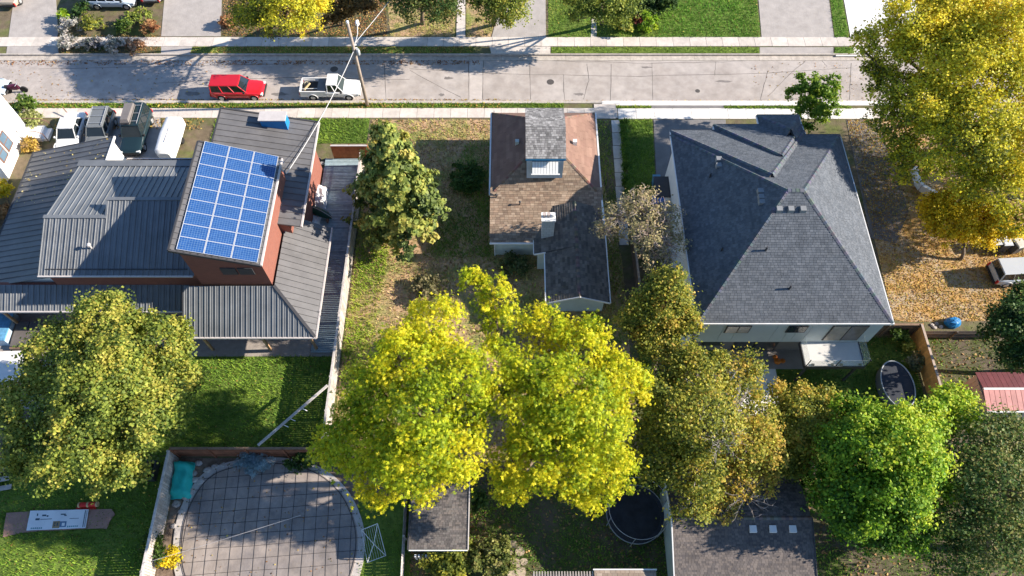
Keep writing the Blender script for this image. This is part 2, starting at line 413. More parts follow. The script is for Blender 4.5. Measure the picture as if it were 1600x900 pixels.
def tree(name, label, base, lobes, n, kind, size, pal, seed, tr=.2, group=None, cat='tree', m=None, shell=.6, cl=.22, twig=40, bark=None, kper=11, jit=.18, lobet=None, up=.25, twr=.03, cname='crown', split=.45, sub=3):
    rg = np.random.default_rng(seed); t = thing(name, label, cat, (base[0], base[1], base[2] if len(base) > 2 else 0), 0, group)
    if n > 9000: n = int(n*(1.5 if kind == 'maple' else 1.12)); size *= .8; kper *= 1.4; cl *= .95
    lobes = [(l[0], l[1], l[2], l[3]*(.9 if sub > 2 else 1), *l[4:]) for l in lobes]; base_lobes = lobes; lobes = list(lobes)
    if lobet is not None: lobet = list(lobet)
    for q, l in enumerate(base_lobes):
        for _ in range(sub if l[3] > .9 else 0):
            d = rg.normal(size=3); d[2] = abs(d[2])*.5; d /= np.linalg.norm(d); f = l[3]*rg.uniform(.75, 1.02); lobes.append((l[0]+d[0]*f, l[1]+d[1]*f, l[2]+d[2]*f, l[3]*rg.uniform(.28, .5), .9))
            if lobet is not None: lobet.append(lobet[q]+rg.normal(0, .1))
    C, NR, k, cc, cn, ci = crown_pts(lobes, n, rg, shell, cl, up, kper)
    ct = rg.uniform(0, 1, len(cc))*.75+.12
    if lobet is not None: ct = np.clip(np.array(lobet)[ci]+rg.normal(0, .17, len(cc)), 0, 1)
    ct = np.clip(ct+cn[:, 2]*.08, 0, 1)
    col = pick(pal, ct[k]+rg.normal(0, jit, n))*rg.uniform(.8, 1.2, (n, 1))
    leaves(cname, C, NR, size, kind, col, rg, t, m or leafmat('foliage', .45))
    mb = MB(); skeleton((base[0], base[1], base[2] if len(base) > 2 else 0), base_lobes, cc, ci, rg, tr, mb, twig, twr, split)
    mb.build('trunk', bark or mat('bark', srgb(112, 98, 84), .9, .3, 6, .5), t, smooth=True)
    return t
def lob(px, py, z, rpx, flat=.85):
    x, y, s = ray(px, py, z); return (x, y, z, rpx/s, flat)
def shrub(name, label, px, py, rpx, pal, n, seed, size=.1, kind='maple', h=.8, group=None, parts=4, cat='shrub', spread=.55, m=None):
    x, y, s = ray(px, py, .4); r = rpx/s; rg = random.Random(seed); lb = []
    for i in range(parts):
        a = 6.28*i/parts+rg.random(); d = r*spread*rg.uniform(.6, 1.1) if parts > 1 else 0
        rr = r*rg.uniform(.45, .65) if parts > 1 else r
        lb.append((x+d*math.cos(a), y+d*math.sin(a), max(rr*.75, h*rg.uniform(.5, .9)), rr, .9))
    return tree(name, label, (x, y, 0), lb, n, kind, size, pal, seed, tr=.05, group=group, cat=cat, twig=14, twr=.012, cl=.14, kper=26, cname='foliage', m=m)

YEL = [(.06, .10, .01), (.14, .21, .012), (.27, .34, .014), (.42, .44, .016), (.56, .49, .02)]
YGR = [(.05, .08, .018), (.11, .155, .03), (.20, .245, .04), (.31, .32, .055), (.40, .35, .07)]
GOLD = [(.06, .08, .02), (.17, .19, .03), (.36, .36, .03), (.56, .50, .03), (.64, .51, .045)]
OLIVE = [(.05, .075, .018), (.12, .15, .025), (.23, .245, .035), (.36, .33, .045), (.44, .30, .06)]
BRIGHT = [(.03, .075, .01), (.07, .16, .015), (.15, .27, .02), (.26, .38, .025), (.38, .42, .035)]
DARK = [(.015, .035, .012), (.03, .07, .018), (.055, .11, .025), (.10, .15, .035), (.20, .19, .06)]
CONI = [(.055, .085, .035), (.115, .16, .045), (.21, .255, .06), (.31, .33, .075), (.40, .34, .09)]
GRASS = [(.055, .115, .015), (.09, .17, .018), (.14, .22, .02), (.20, .26, .035)]
DRYG = [(.12, .15, .03), (.22, .22, .05), (.33, .28, .09), (.42, .32, .14)]
FALL = [(.42, .24, .07), (.50, .33, .09), (.34, .16, .05), (.25, .12, .05), (.52, .40, .08), (.30, .20, .10)]
RUST = [(.30, .13, .06), (.22, .09, .04), (.36, .19, .09), (.42, .27, .12)]

# ------------------------------------------------------------------ ground, street, pavements
YN, YF = 46.62, 52.66
mat('deck_ply', (.06, .055, .05), .9)
soil = mat('soil_and_thin_grass', (.15, .115, .075), .95, .3, 1.6, .6, col2=(.12, .135, .04), thr=.53)
b = MB(); XS = [-500, 500]; YS = [(-300, 0), (YN, 0), (YN+.01, -.13), (YF-.01, -.13), (YF, 0), (700, 0)]
for (y0, z0), (y1, z1) in zip(YS[:-1], YS[1:]): b.poly([(XS[0], y0, z0), (XS[1], y0, z0), (XS[1], y1, z1), (XS[0], y1, z1)])
tag(b.build('ground', soil), kind='structure')
road_m = mat('worn_asphalt', (.37, .325, .295), .9, .16, 1.1, .35, col2=(.43, .385, .355), thr=.5, bscale=30)
road = MB().box(-300, 300, 46.9, 52.05, -.128, -.118).build('road', road_m); tag(road, kind='structure')
# weave of old seams, patches and cracks in the carriageway
seam_m = mat('tar_seam', (.10, .09, .082), .8, .3, 8)
def seam(pts, w=.045, z=-.114, parent=road, m=None):
    mb = MB(); P = []
    for i in range(len(pts)-1):
        for k in range(6):
            t = k/6; P.append((pts[i][0]+(pts[i+1][0]-pts[i][0])*t+rnd.uniform(-.03, .03), pts[i][1]+(pts[i+1][1]-pts[i][1])*t+rnd.uniform(-.05, .05)))
    P.append(pts[-1]); L = []; R_ = []
    for i, p in enumerate(P):
        q = P[min(i+1, len(P)-1)]; o = P[max(i-1, 0)]; d = Vector((q[0]-o[0], q[1]-o[1])).normalized(); ww = w*rnd.uniform(.5, 1.2)/2
        L.append((p[0]-d.y*ww, p[1]+d.x*ww, z)); R_.append((p[0]+d.y*ww, p[1]-d.x*ww, z))
    for i in range(len(P)-1): mb.poly([R_[i], R_[i+1], L[i+1], L[i]])
    return mb.build('road_seam', m or seam_m, parent)
for s in ([(640, 107), (800, 116), (1000, 119), (1200, 114), (1330, 106)], [(640, 110), (720, 152)], [(1268, 88), (1240, 110), (1200, 150)], [(732, 92), (733, 155)], [(755, 92), (754, 155)], [(800, 92), (900, 96), (1010, 99), (1120, 97), (1180, 94)],
          [(1019, 98), (1020, 156)], [(955, 100), (954, 156)], [(917, 100), (920, 125), (912, 155)], [(828, 98), (829, 155)], [(1200, 110), (1188, 156)], [(1118, 96), (1117, 118)], [(1330, 98), (1327, 156)], [(880, 116), (882, 156)],
          [(240, 130), (440, 121), (640, 124)], [(600, 95), (603, 157)], [(1283, 93), (1292, 104)], [(60, 108), (240, 104), (430, 100)]):
    seam(gp(s, -.114))
patch_m = mat('asphalt_patch', (.48, .43, .395), .9, .12, 2, .2)
MB().prism(gp([(734, 93), (755, 93), (753, 156), (733, 156)], -.11), -.117, -.1155).build('road_patch', patch_m, road)
for px, py, r in ((522, 108, .36), (860, 128, .34), (1090, 142, .22)):
    x, y = g(px, py, -.11); MB().lathe([(r, 0), (r, .006), (r*.9, .008)], (x, y, -.1185), 18).build('manhole_cover', mat('cast_iron', (.09, .08, .075), .7, .3, 12, .5), road)
stain_m = mat('oil_stain', (.20, .18, .168), .85, .2, 3)
for px, py, rx, ry in ((300, 146, .9, .3), (437, 147, .8, .25), (700, 122, .5, .2), (690, 148, .3, .2), (905, 147, .5, .2), (1130, 127, .9, .15), (1010, 105, .6, .15)):
    x, y = g(px, py, -.11); P = [(x+rx*math.cos(.35*i)*rnd.uniform(.6, 1.1), y+ry*math.sin(.35*i)*rnd.uniform(.6, 1.1)) for i in range(18)]; MB().prism(P, -.1175, -.1165).build('stain', stain_m, road)
# kerbs
kerb_m = mat('old_kerb', (.46, .41, .36), .9, .22, 3, .3, rndv=.08); kerbn = mat('new_concrete', (.72, .69, .65), .85, .08, 2.5, .15, rndv=.05); walk_m = mat('old_sidewalk', (.58, .52, .465), .9, .16, 1.4, .3, rndv=.12)
k = tag(bpy.data.objects.new('kerb', None), 'kerbs along both edges of the street', 'kerb', None, 'structure'); link(k); ORIG[k.name] = (0, 0, 0)
x = -52.0
while x < 54:
    L = 3.0; piece('gutter_slab', kerb_m, k, (x+L/2, 52.36, -.115), (L-.015, .58, .03)); piece('kerb_stone', kerb_m, k, (x+L/2, 52.72, -.03), (L-.015, .14, .21)); 
    if x < 8 or x > 34: piece('kerb_stone', kerb_m, k, (x+L/2, 46.78, -.04), (L-.015, .3, .17))
    else: piece('kerb_stone', kerbn, k, (x+L/2, 46.63, -.035), (L-.012, .56, .18))
    x += L
# sidewalks, slab by slab
def sidewalk(name, y0, y1, x0, x1, L, m, z=.06):
    s = tag(bpy.data.objects.new(name, None), kind='structure'); link(s); ORIG[s.name] = (0, 0, 0); x = x0
    while x < x1:
        l = L*rnd.uniform(.97, 1.03); piece('slab', m(x) if callable(m) else m, s, (x+l/2, (y0+y1)/2+rnd.uniform(-.012, .012), z-.05+rnd.uniform(-.006, .006)), (l-.025, y1-y0, .1), rnd.uniform(-.004, .004)); x += l
    return s
sidewalk('sidewalk', 44.9, 46.02, -52, 9.3, 1.5, walk_m)
sidewalk('sidewalk', 44.78, 45.98, 9.35, 30.5, 1.6, kerbn)
sidewalk('sidewalk', 44.85, 46.0, 30.6, 54, 1.5, walk_m)
sidewalk('sidewalk', 53.78, 54.98, -56, 57, 1.55, walk_m)
# driveways and hard ground
def sheet(name, pts, m, z, th=.02):
    return tag(MB().prism(pts, z-th, z).build(name, m), kind='structure')
drive = mat('grey_driveway', (.38, .345, .32), .9, .14, 1.2, .3); white_c = mat('pale_concrete', (.78, .76, .74), .85, .07, 1.5, .1)
asph = mat('dark_driveway', (.20, .19, .185), .9, .14, 1.3, .3)
sheet('driveway', gp([(1180, -60), (1287, -60), (1303, 59), (1190, 59)]), drive, .03)
sheet('driveway', gp([(1308, -60), (1440, -60), (1425, 59), (1329, 59)]), white_c, .03)
sheet('driveway', gp([(1306, 74), (1420, 74), (1420, 88), (1306, 88)]), kerbn, .024)
sheet('driveway', gp([(1187, 74), (1302, 74), (1302, 86), (1187, 86)]), drive, .024)
sheet('driveway', gp([(262, -60), (348, -60), (345, 57), (252, 57)]), drive, .03)
sheet('driveway', gp([(252, 71), (345, 71), (345, 85), (252, 85)]), drive, .024)
sheet('driveway', gp([(30, -60), (84, -60), (93, 84), (10, 84)]), drive, .03)
sheet('driveway', gp([(800, -60), (852, -60), (853, 59), (768, 59)]), drive, .03)
sheet('driveway', gp([(765, 73), (860, 73), (860, 86), (768, 86)]), walk_m, .024)
sheet('driveway', gp([(1021, 187), (1134, 187), (1134, 196), (1070, 330), (1048, 480), (1028, 330)]), asph, .03)
sheet('driveway', gp([(1018, 165), (1130, 165), (1132, 171), (1017, 171)]), asph, .04)
sheet('driveway', gp([(928, 163), (962, 163), (962, 186), (928, 186)]), walk_m, .066)
sheet('driveway', gp([(100, 184), (250, 184), (262, 300), (60, 300)]), drive, .03)
sheet('driveway', gp([(188, 157), (260, 157), (262, 170), (190, 170)]), walk_m, .03)
sheet('driveway', gp([(1322, 187), (1372, 187), (1420, 330), (1400, 380), (1360, 372)]), mat('soil_with_shade', (.17, .15, .135), .95, .25, 1.2, .4), .024)  # dark brown soil strip, golden tree's shade put into its colour
sheet('path', gp([(716, -60), (727, -60), (727, 60), (713, 60)]), walk_m, .05)
sheet('path', gp([(925, 20), (932, 20), (932, 60), (923, 60)]), walk_m, .05)
# slab walk beside the small house
pw = tag(bpy.data.objects.new('path', None), kind='structure'); link(pw); ORIG[pw.name] = (0, 0, 0)
for i in range(9):
    y = 43.9-i*1.45; piece('slab', walk_m, pw, (9.05-.02*i+rnd.uniform(-.03, .03), y, .02), (.72, 1.38, .1), rnd.uniform(-.02, .02))

# ground cover sheets of each lot
lawn_m = mat('lawn_soil', (.095, .155, .022), .95, .3, 2.2, .5, col2=(.14, .195, .035), thr=.5)
yard_m = mat('trodden_yard', (.44, .29, .17), .95, .32, 2.4, .5, col2=(.23, .25, .07), thr=.53)
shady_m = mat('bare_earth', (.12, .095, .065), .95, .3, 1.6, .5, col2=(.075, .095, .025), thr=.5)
gravel_m = mat('leafy_gravel', (.40, .31, .21), .95, .32, 2.5, .6, col2=(.46, .27, .09), thr=.5)
L_BACK = [(-33, 14.7), (-12.6, 14.7), (-12.6, 22.0), (-33, 22.0)]
L_FARL = [(-34, 3), (-22.6, 3), (-22.6, 14.6), (-34, 14.6)]
L_CENT = [(-12.3, 14), (8.6, 14), (8.6, 30.2), (6.7, 44.7), (-12.3, 44.7)]
L_POOLG = gp([(560, 775), (642, 775), (640, 960), (560, 960)])
L_MID = [(-6.9, 2), (29.5, 2), (29.5, 14), (-6.9, 14)]
L_RB = [(9.2, 12.5), (29.1, 12.5), (29.1, 23.5), (9.2, 23.5)]; PADS = [[(15.3, 17.4), (19.05, 17.4), (19.05, 21.1), (15.3, 21.1)], [(12.4, 20.9), (24.3, 20.9), (24.3, 40), (12.4, 40)]]
L_RR = [(29.5, 3), (44, 3), (44, 24), (29.5, 24)]
L_STREETN = [(-26, 42), (-12.5, 42), (-12.5, 44.8), (-26, 44.8)]
L_GAP = gp([(966, 187), (1019, 187), (1026, 320), (1000, 330), (975, 330)])
L_FLAWN = gp([(1050, -60), (1178, -60), (1188, 59), (1025, 59)])
L_FLAWN2 = gp([(856, -60), (1050, -60), (1030, 59), (857, 59)])
L_FSTRIP = gp([(1290, -60), (1306, -60), (1327, 59), (1304, 59)])
L_FMID = gp([(600, -60), (712, -60), (710, 57), (610, 57)]); L_FMID2 = gp([(728, -60), (800, -60), (766, 59), (729, 59)])
L_FL = gp([(350, -60), (600, -60), (605, 57), (348, 57)])
L_RIGHT = gp([(1322, 187), (1640, 187), (1700, 500), (1420, 503), (1396, 500)])
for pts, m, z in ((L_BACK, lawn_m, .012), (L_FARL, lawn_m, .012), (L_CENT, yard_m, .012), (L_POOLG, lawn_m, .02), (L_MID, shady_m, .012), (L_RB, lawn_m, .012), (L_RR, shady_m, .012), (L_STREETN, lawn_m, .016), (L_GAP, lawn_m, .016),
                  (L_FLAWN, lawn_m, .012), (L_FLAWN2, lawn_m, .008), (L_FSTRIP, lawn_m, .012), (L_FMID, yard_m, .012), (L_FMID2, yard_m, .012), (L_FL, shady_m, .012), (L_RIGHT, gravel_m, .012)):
    sheet('lawn' if m is lawn_m else 'yard', pts, m, z, .01)
# verges
VN1 = [(-52, 46.05), (4.6, 46.05), (4.6, 46.6), (-52, 46.6)]
VN2 = gp([(962, 166), (1017, 166), (1017, 170), (962, 170)]); VN3 = gp([(1131, 166), (1330, 166), (1330, 171), (1132, 171)])
VF1 = [(-30, 52.82), (-3.6, 52.82), (-3.6, 53.74), (-30, 53.74)]; VF2 = gp([(862, 74), (1186, 74), (1187, 83.5), (861, 83.5)]); VF3 = gp([(1304, 74), (1333, 74), (1335, 85), (1304, 85)])
VF0 = gp([(90, 55), (252, 55), (250, 84), (92, 84)])
for v in (VN1, VN2, VN3, VF1, VF2, VF3): sheet('verge', v, lawn_m, .03, .02)
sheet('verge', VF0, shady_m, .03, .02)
G1 = [(1, .98, .9)]
grass('grass', [L_BACK], 150, GRASS, 'green backyard grass behind the black-roofed house', 11)
grass('grass', [L_FARL], 110, GRASS, 'backyard grass around the banner at the lower left', 12)
grass('grass', [L_FLAWN, L_FSTRIP, VF3], 110, [(.05, .13, .012), (.08, .19, .015), (.12, .24, .02)], 'thick bright green front lawn across the street', 13, .15)
grass('grass', [L_FLAWN2, VF2], 90, GRASS+DRYG[:1], 'patchy front lawn under the trees across the street', 14)
grass('grass', [VN1, VN2, VN3], 240, GRASS+DRYG[1:2], 'narrow grass verge along the near pavement', 15, .12, z=.02)
grass('grass', [L_STREETN, L_GAP], 170, GRASS, 'front yard grass patches beside the near pavement', 16)
grass('grass', [L_CENT], 75, GRASS[2:]+DRYG+[(.46, .36, .18)], 'weedy dry grass in the yard of the small brown-roofed house', 17, .16, clump=.45, cs=.9)
grass('grass', [[(-12.2, 20), (-10.6, 20), (-9.4, 33), (-12.2, 33)]], 130, [(.10, .18, .015), (.17, .26, .02), (.27, .32, .03), (.34, .30, .10)], 'lush green weeds along the weathered fence', 18, .24, clump=.15, cs=.7)
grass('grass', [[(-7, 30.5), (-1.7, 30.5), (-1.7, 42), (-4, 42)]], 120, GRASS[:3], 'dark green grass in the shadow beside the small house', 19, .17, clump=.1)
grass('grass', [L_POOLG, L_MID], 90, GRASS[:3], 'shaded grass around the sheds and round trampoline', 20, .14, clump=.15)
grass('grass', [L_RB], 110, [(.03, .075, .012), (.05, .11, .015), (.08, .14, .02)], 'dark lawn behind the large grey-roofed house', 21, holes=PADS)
grass('grass', [L_RR], 60, GRASS[:3], 'thin grass beyond the orange wooden fence', 22, clump=.3)
grass('grass', [L_RIGHT], 36, DRYG, 'sparse dry grass showing through the leaf litter', 23, clump=.4)
grass('grass', [L_FMID, L_FMID2, VF1], 90, DRYG[:3]+GRASS[2:3], 'thin yellowed grass along the far pavement', 24, clump=.1)
grass('grass', [[(6.9, 30), (8.5, 30), (8.5, 44.6), (6.9, 44.6)], [(5.5, 23), (8.5, 23), (8.5, 30), (5.5, 30)]], 90, GRASS+DRYG[1:3], 'grass strip beside the slab walk of the small house', 25)
litter('fallen_leaves', [L_RIGHT], 150, [(.46, .26, .06), (.54, .35, .07), (.36, .18, .05), (.26, .13, .05), (.60, .42, .08)], 'golden leaf litter on the lot right of the large house', 31, .06, clump=.28, cs=.5)
litter('fallen_leaves', [L_CENT], 40, [(.42, .25, .12), (.34, .19, .09), (.48, .31, .15), (.24, .15, .07)], 'tan leaf litter on the yard of the small house', 32, .075, clump=.2)
litter('fallen_leaves', [[(-52, 46.9), (-1, 46.9), (-1, 47.25), (-52, 47.25)], [(-1, 46.92), (34, 46.92), (34, 47.1), (-1, 47.1)]], 70, FALL, 'drift of leaves in the near gutter', 33, .07, z=-.11)
litter('fallen_leaves', [[(-52, 51.5), (-3, 51.5), (-3, 52.1), (-52, 52.1)]], 50, RUST, 'rust coloured leaves in the far gutter', 34, .08, z=-.11, clump=.2)
litter('fallen_leaves', [L_FL, VF1, VF0], 110, RUST+FALL[:2], 'rust coloured leaves under the far trees', 35, .07, clump=.1)
litter('fallen_leaves', [L_FARL, L_BACK, L_RB, L_FLAWN, L_FLAWN2], 4, FALL, 'scattered yellow leaves on the backyards', 36, .06)
litter('fallen_leaves', [[(-48, 46.9), (-26, 46.9), (-26, 52), (-48, 52)], [(22, 47), (36, 47), (36, 52), (22, 52)]], 2.2, FALL, 'loose leaves blown over the street', 37, .07, z=-.11)
litter('fallen_leaves', [L_RR, L_MID], 9, [(.35, .22, .10), (.28, .16, .07), (.42, .27, .1)], 'brown leaves on the shaded back yards', 38, .1)
litter('fallen_leaves', [[(-52, 46.05), (-1, 46.05), (-1, 46.6), (-52, 46.6)], [(-40, 43.5), (-27, 43.5), (-27, 44.8), (-40, 44.8)]], 45, FALL, 'leaves on the verge before the black-roofed house', 39, .08, z=.1, clump=.1)

# ------------------------------------------------------------------ house with black metal roofs and solar panels
black = mat('charcoal_metal', (.118, .115, .117), .42, .2, .7, spec=.5, rndv=.05); black2 = mat('grey_metal', (.15, .16, .172), .40, .18, .7, spec=.5, rndv=.06)
brick = brickmat('red_brick', (.24, .085, .058), (.20, .07, .05), (.24, .15, .12), .24, .08); trim = mat('white_trim', (.74, .73, .71), .6, .05); dtrim = mat('dark_trim', (.05, .05, .055), .5, .1)
gut = mat('pale_gutter', (.52, .48, .46), .5, .1); wht = mat('white_stucco', (.76, .75, .72), .8, .05)
glassd = glassmat('window_glass', (.03, .04, .05)); glassb = glassmat('bluish_glass', (.10, .16, .22))
hs = thing('black_roofed_house', 'red brick house with black metal roofs and a solar panel array', 'house', (-22, 30, 0))
def wallbox(x0, x1, y0, y1, z1, m, parent, name='wall', z0=0): return MB().box(x0, x1, y0, y1, z0, z1).build(name, m, parent)
def slopebox(x0, x1, y0, y1, zl, zr, m, parent, name='wall', z0=0):
    A = [(x0, y0, z0), (x1, y0, z0), (x1, y1, z0), (x0, y1, z0), (x0, y0, zl), (x1, y0, zr), (x1, y1, zr), (x0, y1, zl)]
    return MB().faces(A, [(3, 2, 1, 0), (4, 5, 6, 7), (0, 1, 5, 4), (1, 2, 6, 5), (2, 3, 7, 6), (3, 0, 4, 7)]).build(name, m, parent)
# left skirt roof
metal_roof([(-38.3, 26.0, 3.0), (-31.0, 26.0, 4.9), (-31.0, 38.5, 4.9), (-38.3, 38.5, 3.0)], hs, black, .5, minor=False)
slopebox(-37.9, -31.15, 26.2, 38.3, 2.95, 4.75, wht, hs)
MB().beam((-38.36, 26, 3.0), (-38.36, 38.5, 3.0), .1, .12).build('gutter', dtrim, hs)
MB().beam((-30.95, 26, 4.9), (-30.95, 38.5, 4.9), .1, .16).build('fascia', trim, hs)
# gabled centre block with stepped ridge
metal_roof([(-32.4, 25.5, 5.6), (-28.1, 25.5, 5.6), (-28.1, 29.4, 7.02), (-32.4, 29.4, 7.02)], hs, black2, .4)
metal_roof([(-28.1, 25.5, 5.6), (-21.75, 25.5, 5.6), (-21.75, 30.6, 7.46), (-28.1, 30.6, 7.46)], hs, black2, .4)
metal_roof([(-32.4, 29.4, 7.02), (-21.75, 29.4, 7.02), (-21.75, 35.0, 5.6), (-32.4, 35.0, 5.6)], hs, black2, .42, minor=False)
MB().poly([(-28.1, 30.62, 6.6), (-21.8, 30.62, 6.6), (-21.8, 30.62, 7.4), (-28.1, 30.62, 7.4)]).poly([(-28.08, 29.3, 6.9), (-28.08, 30.6, 6.6), (-28.08, 30.6, 7.42), (-28.08, 29.4, 6.98)]).build('ridge_step_wall', black2, hs)
MB().beam((-32.45, 29.4, 7.08), (-28.1, 29.4, 7.08), .28, .06).build('ridge_cap', black2, hs); MB().beam((-28.15, 30.6, 7.52), (-21.7, 30.6, 7.52), .26, .06).build('ridge_cap', black2, hs)
MB().beam((-28.12, 29.4, 7.06), (-28.12, 30.6, 7.5), .1, .08).build('step_trim', black2, hs)
MB().box(-32.45, -21.7, 34.95, 35.5, 5.45, 5.72).build('parapet', black2, hs)
wallbox(-32.1, -21.8, 25.8, 34.8, 5.4, brick, hs)
MB().beam((-32.4, 25.44, 5.62), (-21.8, 25.44, 5.62), .11, .1).build('gutter', gut, hs)
MB().beam((-31.9, 25.9, 5.83), (-22.2, 25.9, 5.83), .05, .06).build('snow_guard', dtrim, hs)
mb = MB(); mb.tube([(-28.9, 27.3, 6.2), (-28.9, 27.3, 6.72)], .06, 8).lathe([(.13, 0), (.15, .08), (.04, .16)], (-28.9, 27.3, 6.7), 10); mb.build('vent_pipe', gut, hs)
# entry canopy behind
metal_roof([(-30.5, 35.5, 3.5), (-22, 35.5, 3.5), (-22, 37.6, 3.2), (-30.5, 37.6, 3.2)], hs, black, .45, minor=False)
wallbox(-30.2, -22.1, 34.9, 37.2, 3.15, wht, hs); MB().beam((-30.5, 37.65, 3.25), (-22, 37.65, 3.25), .1, .12).build('gutter', gut, hs)
# solar tower
X0, X1, YB, YT, ZL, ZR = -21.75, -16.5, 25.0, 33.95, 9.6, 7.75
metal_roof([(X0, YB, ZL), (X1, YB, ZR), (X1, YT, ZR), (X0, YT, ZL)], hs, black, .45, minor=False)
slopebox(X0+.25, X1-.12, YB+.35, YT-.3, ZL-.12, ZR-.1, brick, hs)
for a, c in (((X0, YB, ZL), (X1, YB, ZR)), ((X0, YT, ZL), (X1, YT, ZR)), ((X0, YB, ZL), (X0, YT, ZL))): MB().beam(a, c, .12, .2).build('fascia', dtrim, hs)
MB().beam((X1+.06, YB, ZR), (X1+.06, YT, ZR), .12, .16).build('gutter', gut, hs)
frame_m = mat('panel_frame', (.55, .57, .60), .35, .05, metal=.2); cell_m = brickmat('solar_cells', (.014, .06, .20), (.02, .075, .235), (.15, .25, .38), .157, .157, .14, False, .04)
d = Vector((X1-X0, 0, ZR-ZL)).normalized(); up = Vector((-d.z, 0, d.x)); Rp = Matrix((d, Vector((0, 1, 0)), up)).transposed()
pm = MB().box(-.79, .79, -.475, .475, -.02, .02); fm = MB()
for a, b_, c, e in ((-.815, -.785, -.488, .488), (.785, .815, -.488, .488), (-.785, .785, -.488, -.468), (-.785, .785, .468, .488)): fm.box(a, b_, c, e, -.025, .03)
pme = bpy.data.meshes.new('solar_panel'); pme.from_pydata(pm.v, [], pm.f); pme.materials.append(cell_m)
fme = bpy.data.meshes.new('frame'); fme.from_pydata(fm.v, [], fm.f); fme.materials.append(frame_m)
o0 = ORIG[hs.name]
for i in range(3):
    for j in range(9):
        c = Vector((X0, 0, ZL))+d*(.42+.82+i*1.655)+up*.13; y = YB+.13+.49+j*.985
        p = bpy.data.objects.new('solar_panel', pme); link(p, hs); p.location = (c.x-o0[0], y-o0[1], c.z-o0[2]); p.rotation_euler = Rp.to_euler(); ORIG[p.name] = o0
        q = bpy.data.objects.new('frame', fme); link(q, p)
for xx in (.1, .5, .9, 1.3, 1.75, 2.2, 2.6, 3.0, 3.5, 4.0, 4.5, 5.0):
    c = Vector((X0, YB+.05, ZL))+d*xx+up*.1; MB().obox(c, (.07, .07, .1), Rp).build('panel_clamp', dtrim, hs)
# rear block, mono-pitch to the right
DL, DR, DY0, DY1 = -22.1, -15.05, 29.6, 39.4
metal_roof([(DL, DY0, 7.06), (DR, DY0, 5.5), (DR, DY1, 5.5), (DL, DY1, 7.06)], hs, black, .55, minor=False)
slopebox(DL+.2, DR-.85, DY0+.15, DY1-.3, 6.9, 5.4, brick, hs)
MB().beam((DR+.05, DY0, 5.5), (DR+.05, DY1, 5.5), .12, .15).build('gutter', gut, hs)
for a, c in (((DL, DY1, 7.06), (DR, DY1, 5.5)), ((DL, DY0, 7.06), (DL, DY1, 7.06))): MB().beam(a, c, .12, .2).build('fascia', dtrim, hs)
# blue roof lantern
sk = MB().box(-19.0, -17.1, 38.2, 39.0, 6.0, 7.05).build('roof_lantern', mat('blue_panel', srgb(30, 120, 185), .4, .1), hs); MB().obox((-18.05, 38.55, 7.12), (2.05, .95, .08), Matrix.Identity(3)).build('lantern_lid', gut, sk)
# low hipped roof at front right
metal_roof([(-22.7, 22.1, 3.0), (-13.6, 22.1, 3.0), (-16.45, 25.2, 4.75), (-22.7, 25.2, 4.75)], hs, black2, .36)
metal_roof([(-13.6, 22.1, 3.0), (-13.6, 31.2, 3.0), (-16.45, 31.2, 4.75), (-16.45, 25.2, 4.75)], hs, black, .48, minor=False)
MB().beam((-13.6, 22.1, 3.07), (-16.45, 25.2, 4.82), .2, .07).build('hip_cap', dtrim, hs)
MB().beam((-22.7, 22.04, 3.0), (-13.55, 22.04, 3.0), .11, .14).build('gutter', gut, hs); MB().beam((-13.54, 22.04, 3.0), (-13.54, 31.2, 3.0), .11, .14).build('gutter', gut, hs)
wallbox(-22.5, -15.2, 24.2, 31.0, 3.1, brick, hs); MB().beam((-22.74, 22.1, 3.0), (-22.74, 25.2, 4.75), .1, .16).build('fascia', dtrim, hs)
for x in (-21.8, -17.6, -14.2): piece('porch_post', mat('porch_wood', (.36, .22, .12), .7, .2), hs, (x, 22.5, 1.45), (.16, .16, 2.9))
# front porch roof at left
metal_roof([(-41, 24.15, 3.0), (-22.8, 24.15, 3.0), (-22.8, 25.8, 3.85), (-41, 25.8, 3.85)], hs, black2, .4)
MB().beam((-41, 24.08, 3.0), (-22.8, 24.08, 3.0), .11, .14).build('gutter', gut, hs); wallbox(-41, -22.6, 25.75, 26.1, 3.7, brick, hs)
for x in (-36.5, -32, -27.4): piece('porch_post', MATS['porch_wood'], hs, (x, 24.5, 1.45), (.16, .16, 2.9))
# louvred panel in the brick below the array
for x in (-19.5, -18.35): MB().box(x, x+1.0, 25.27, 25.37, 6.15, 6.95).build('window', dtrim, hs)
# patio slab under the porch
sheet('patio', [(-41, 22.0), (-13.0, 22.0), (-13.0, 26), (-41, 26)], mat('patio_pavers', (.33, .29, .26), .9, .15, 3, .3), .03)
sheet('patio', gp([(-20, 480), (75, 480), (60, 640), (-20, 640)]), mat('patio_pavers', (.33, .29, .26)), .028)

# ------------------------------------------------------------------ small house with brown roof
brn = mat('roof_shingle', (1, 1, 1), .9, .16, .9, .2, attr=True)
TAN = [(.245, .18, .13), (.29, .215, .155), (.21, .15, .11), (.33, .25, .185), (.27, .19, .135)]; GRS = [(.22, .21, .205), (.27, .26, .25), (.17, .165, .16), (.31, .30, .29)]; PINK = [(.215, .13, .10), (.235, .145, .112), (.205, .122, .095)]; OLD = [(.13, .115, .10), (.165, .145, .125), (.10, .09, .08), (.145, .125, .11)]
ch = thing('brown_roofed_house', 'small old house with brown hipped roof and grey shingled dormer', 'house', (2.6, 36, 0))
pale = mat('pale_green_siding', (.52, .57, .55), .75, .08)
hx0, hx1, hy0, hy1, he = -1.68, 6.85, 34.2, 42.6, 3.1; ra, rb, rz = (2.6, 37.6, 6.0), (2.6, 39.2, 6.0), 6.0
C0, C1, C2, C3 = (hx0, hy0, he), (hx1, hy0, he), (hx1, hy1, he), (hx0, hy1, he)
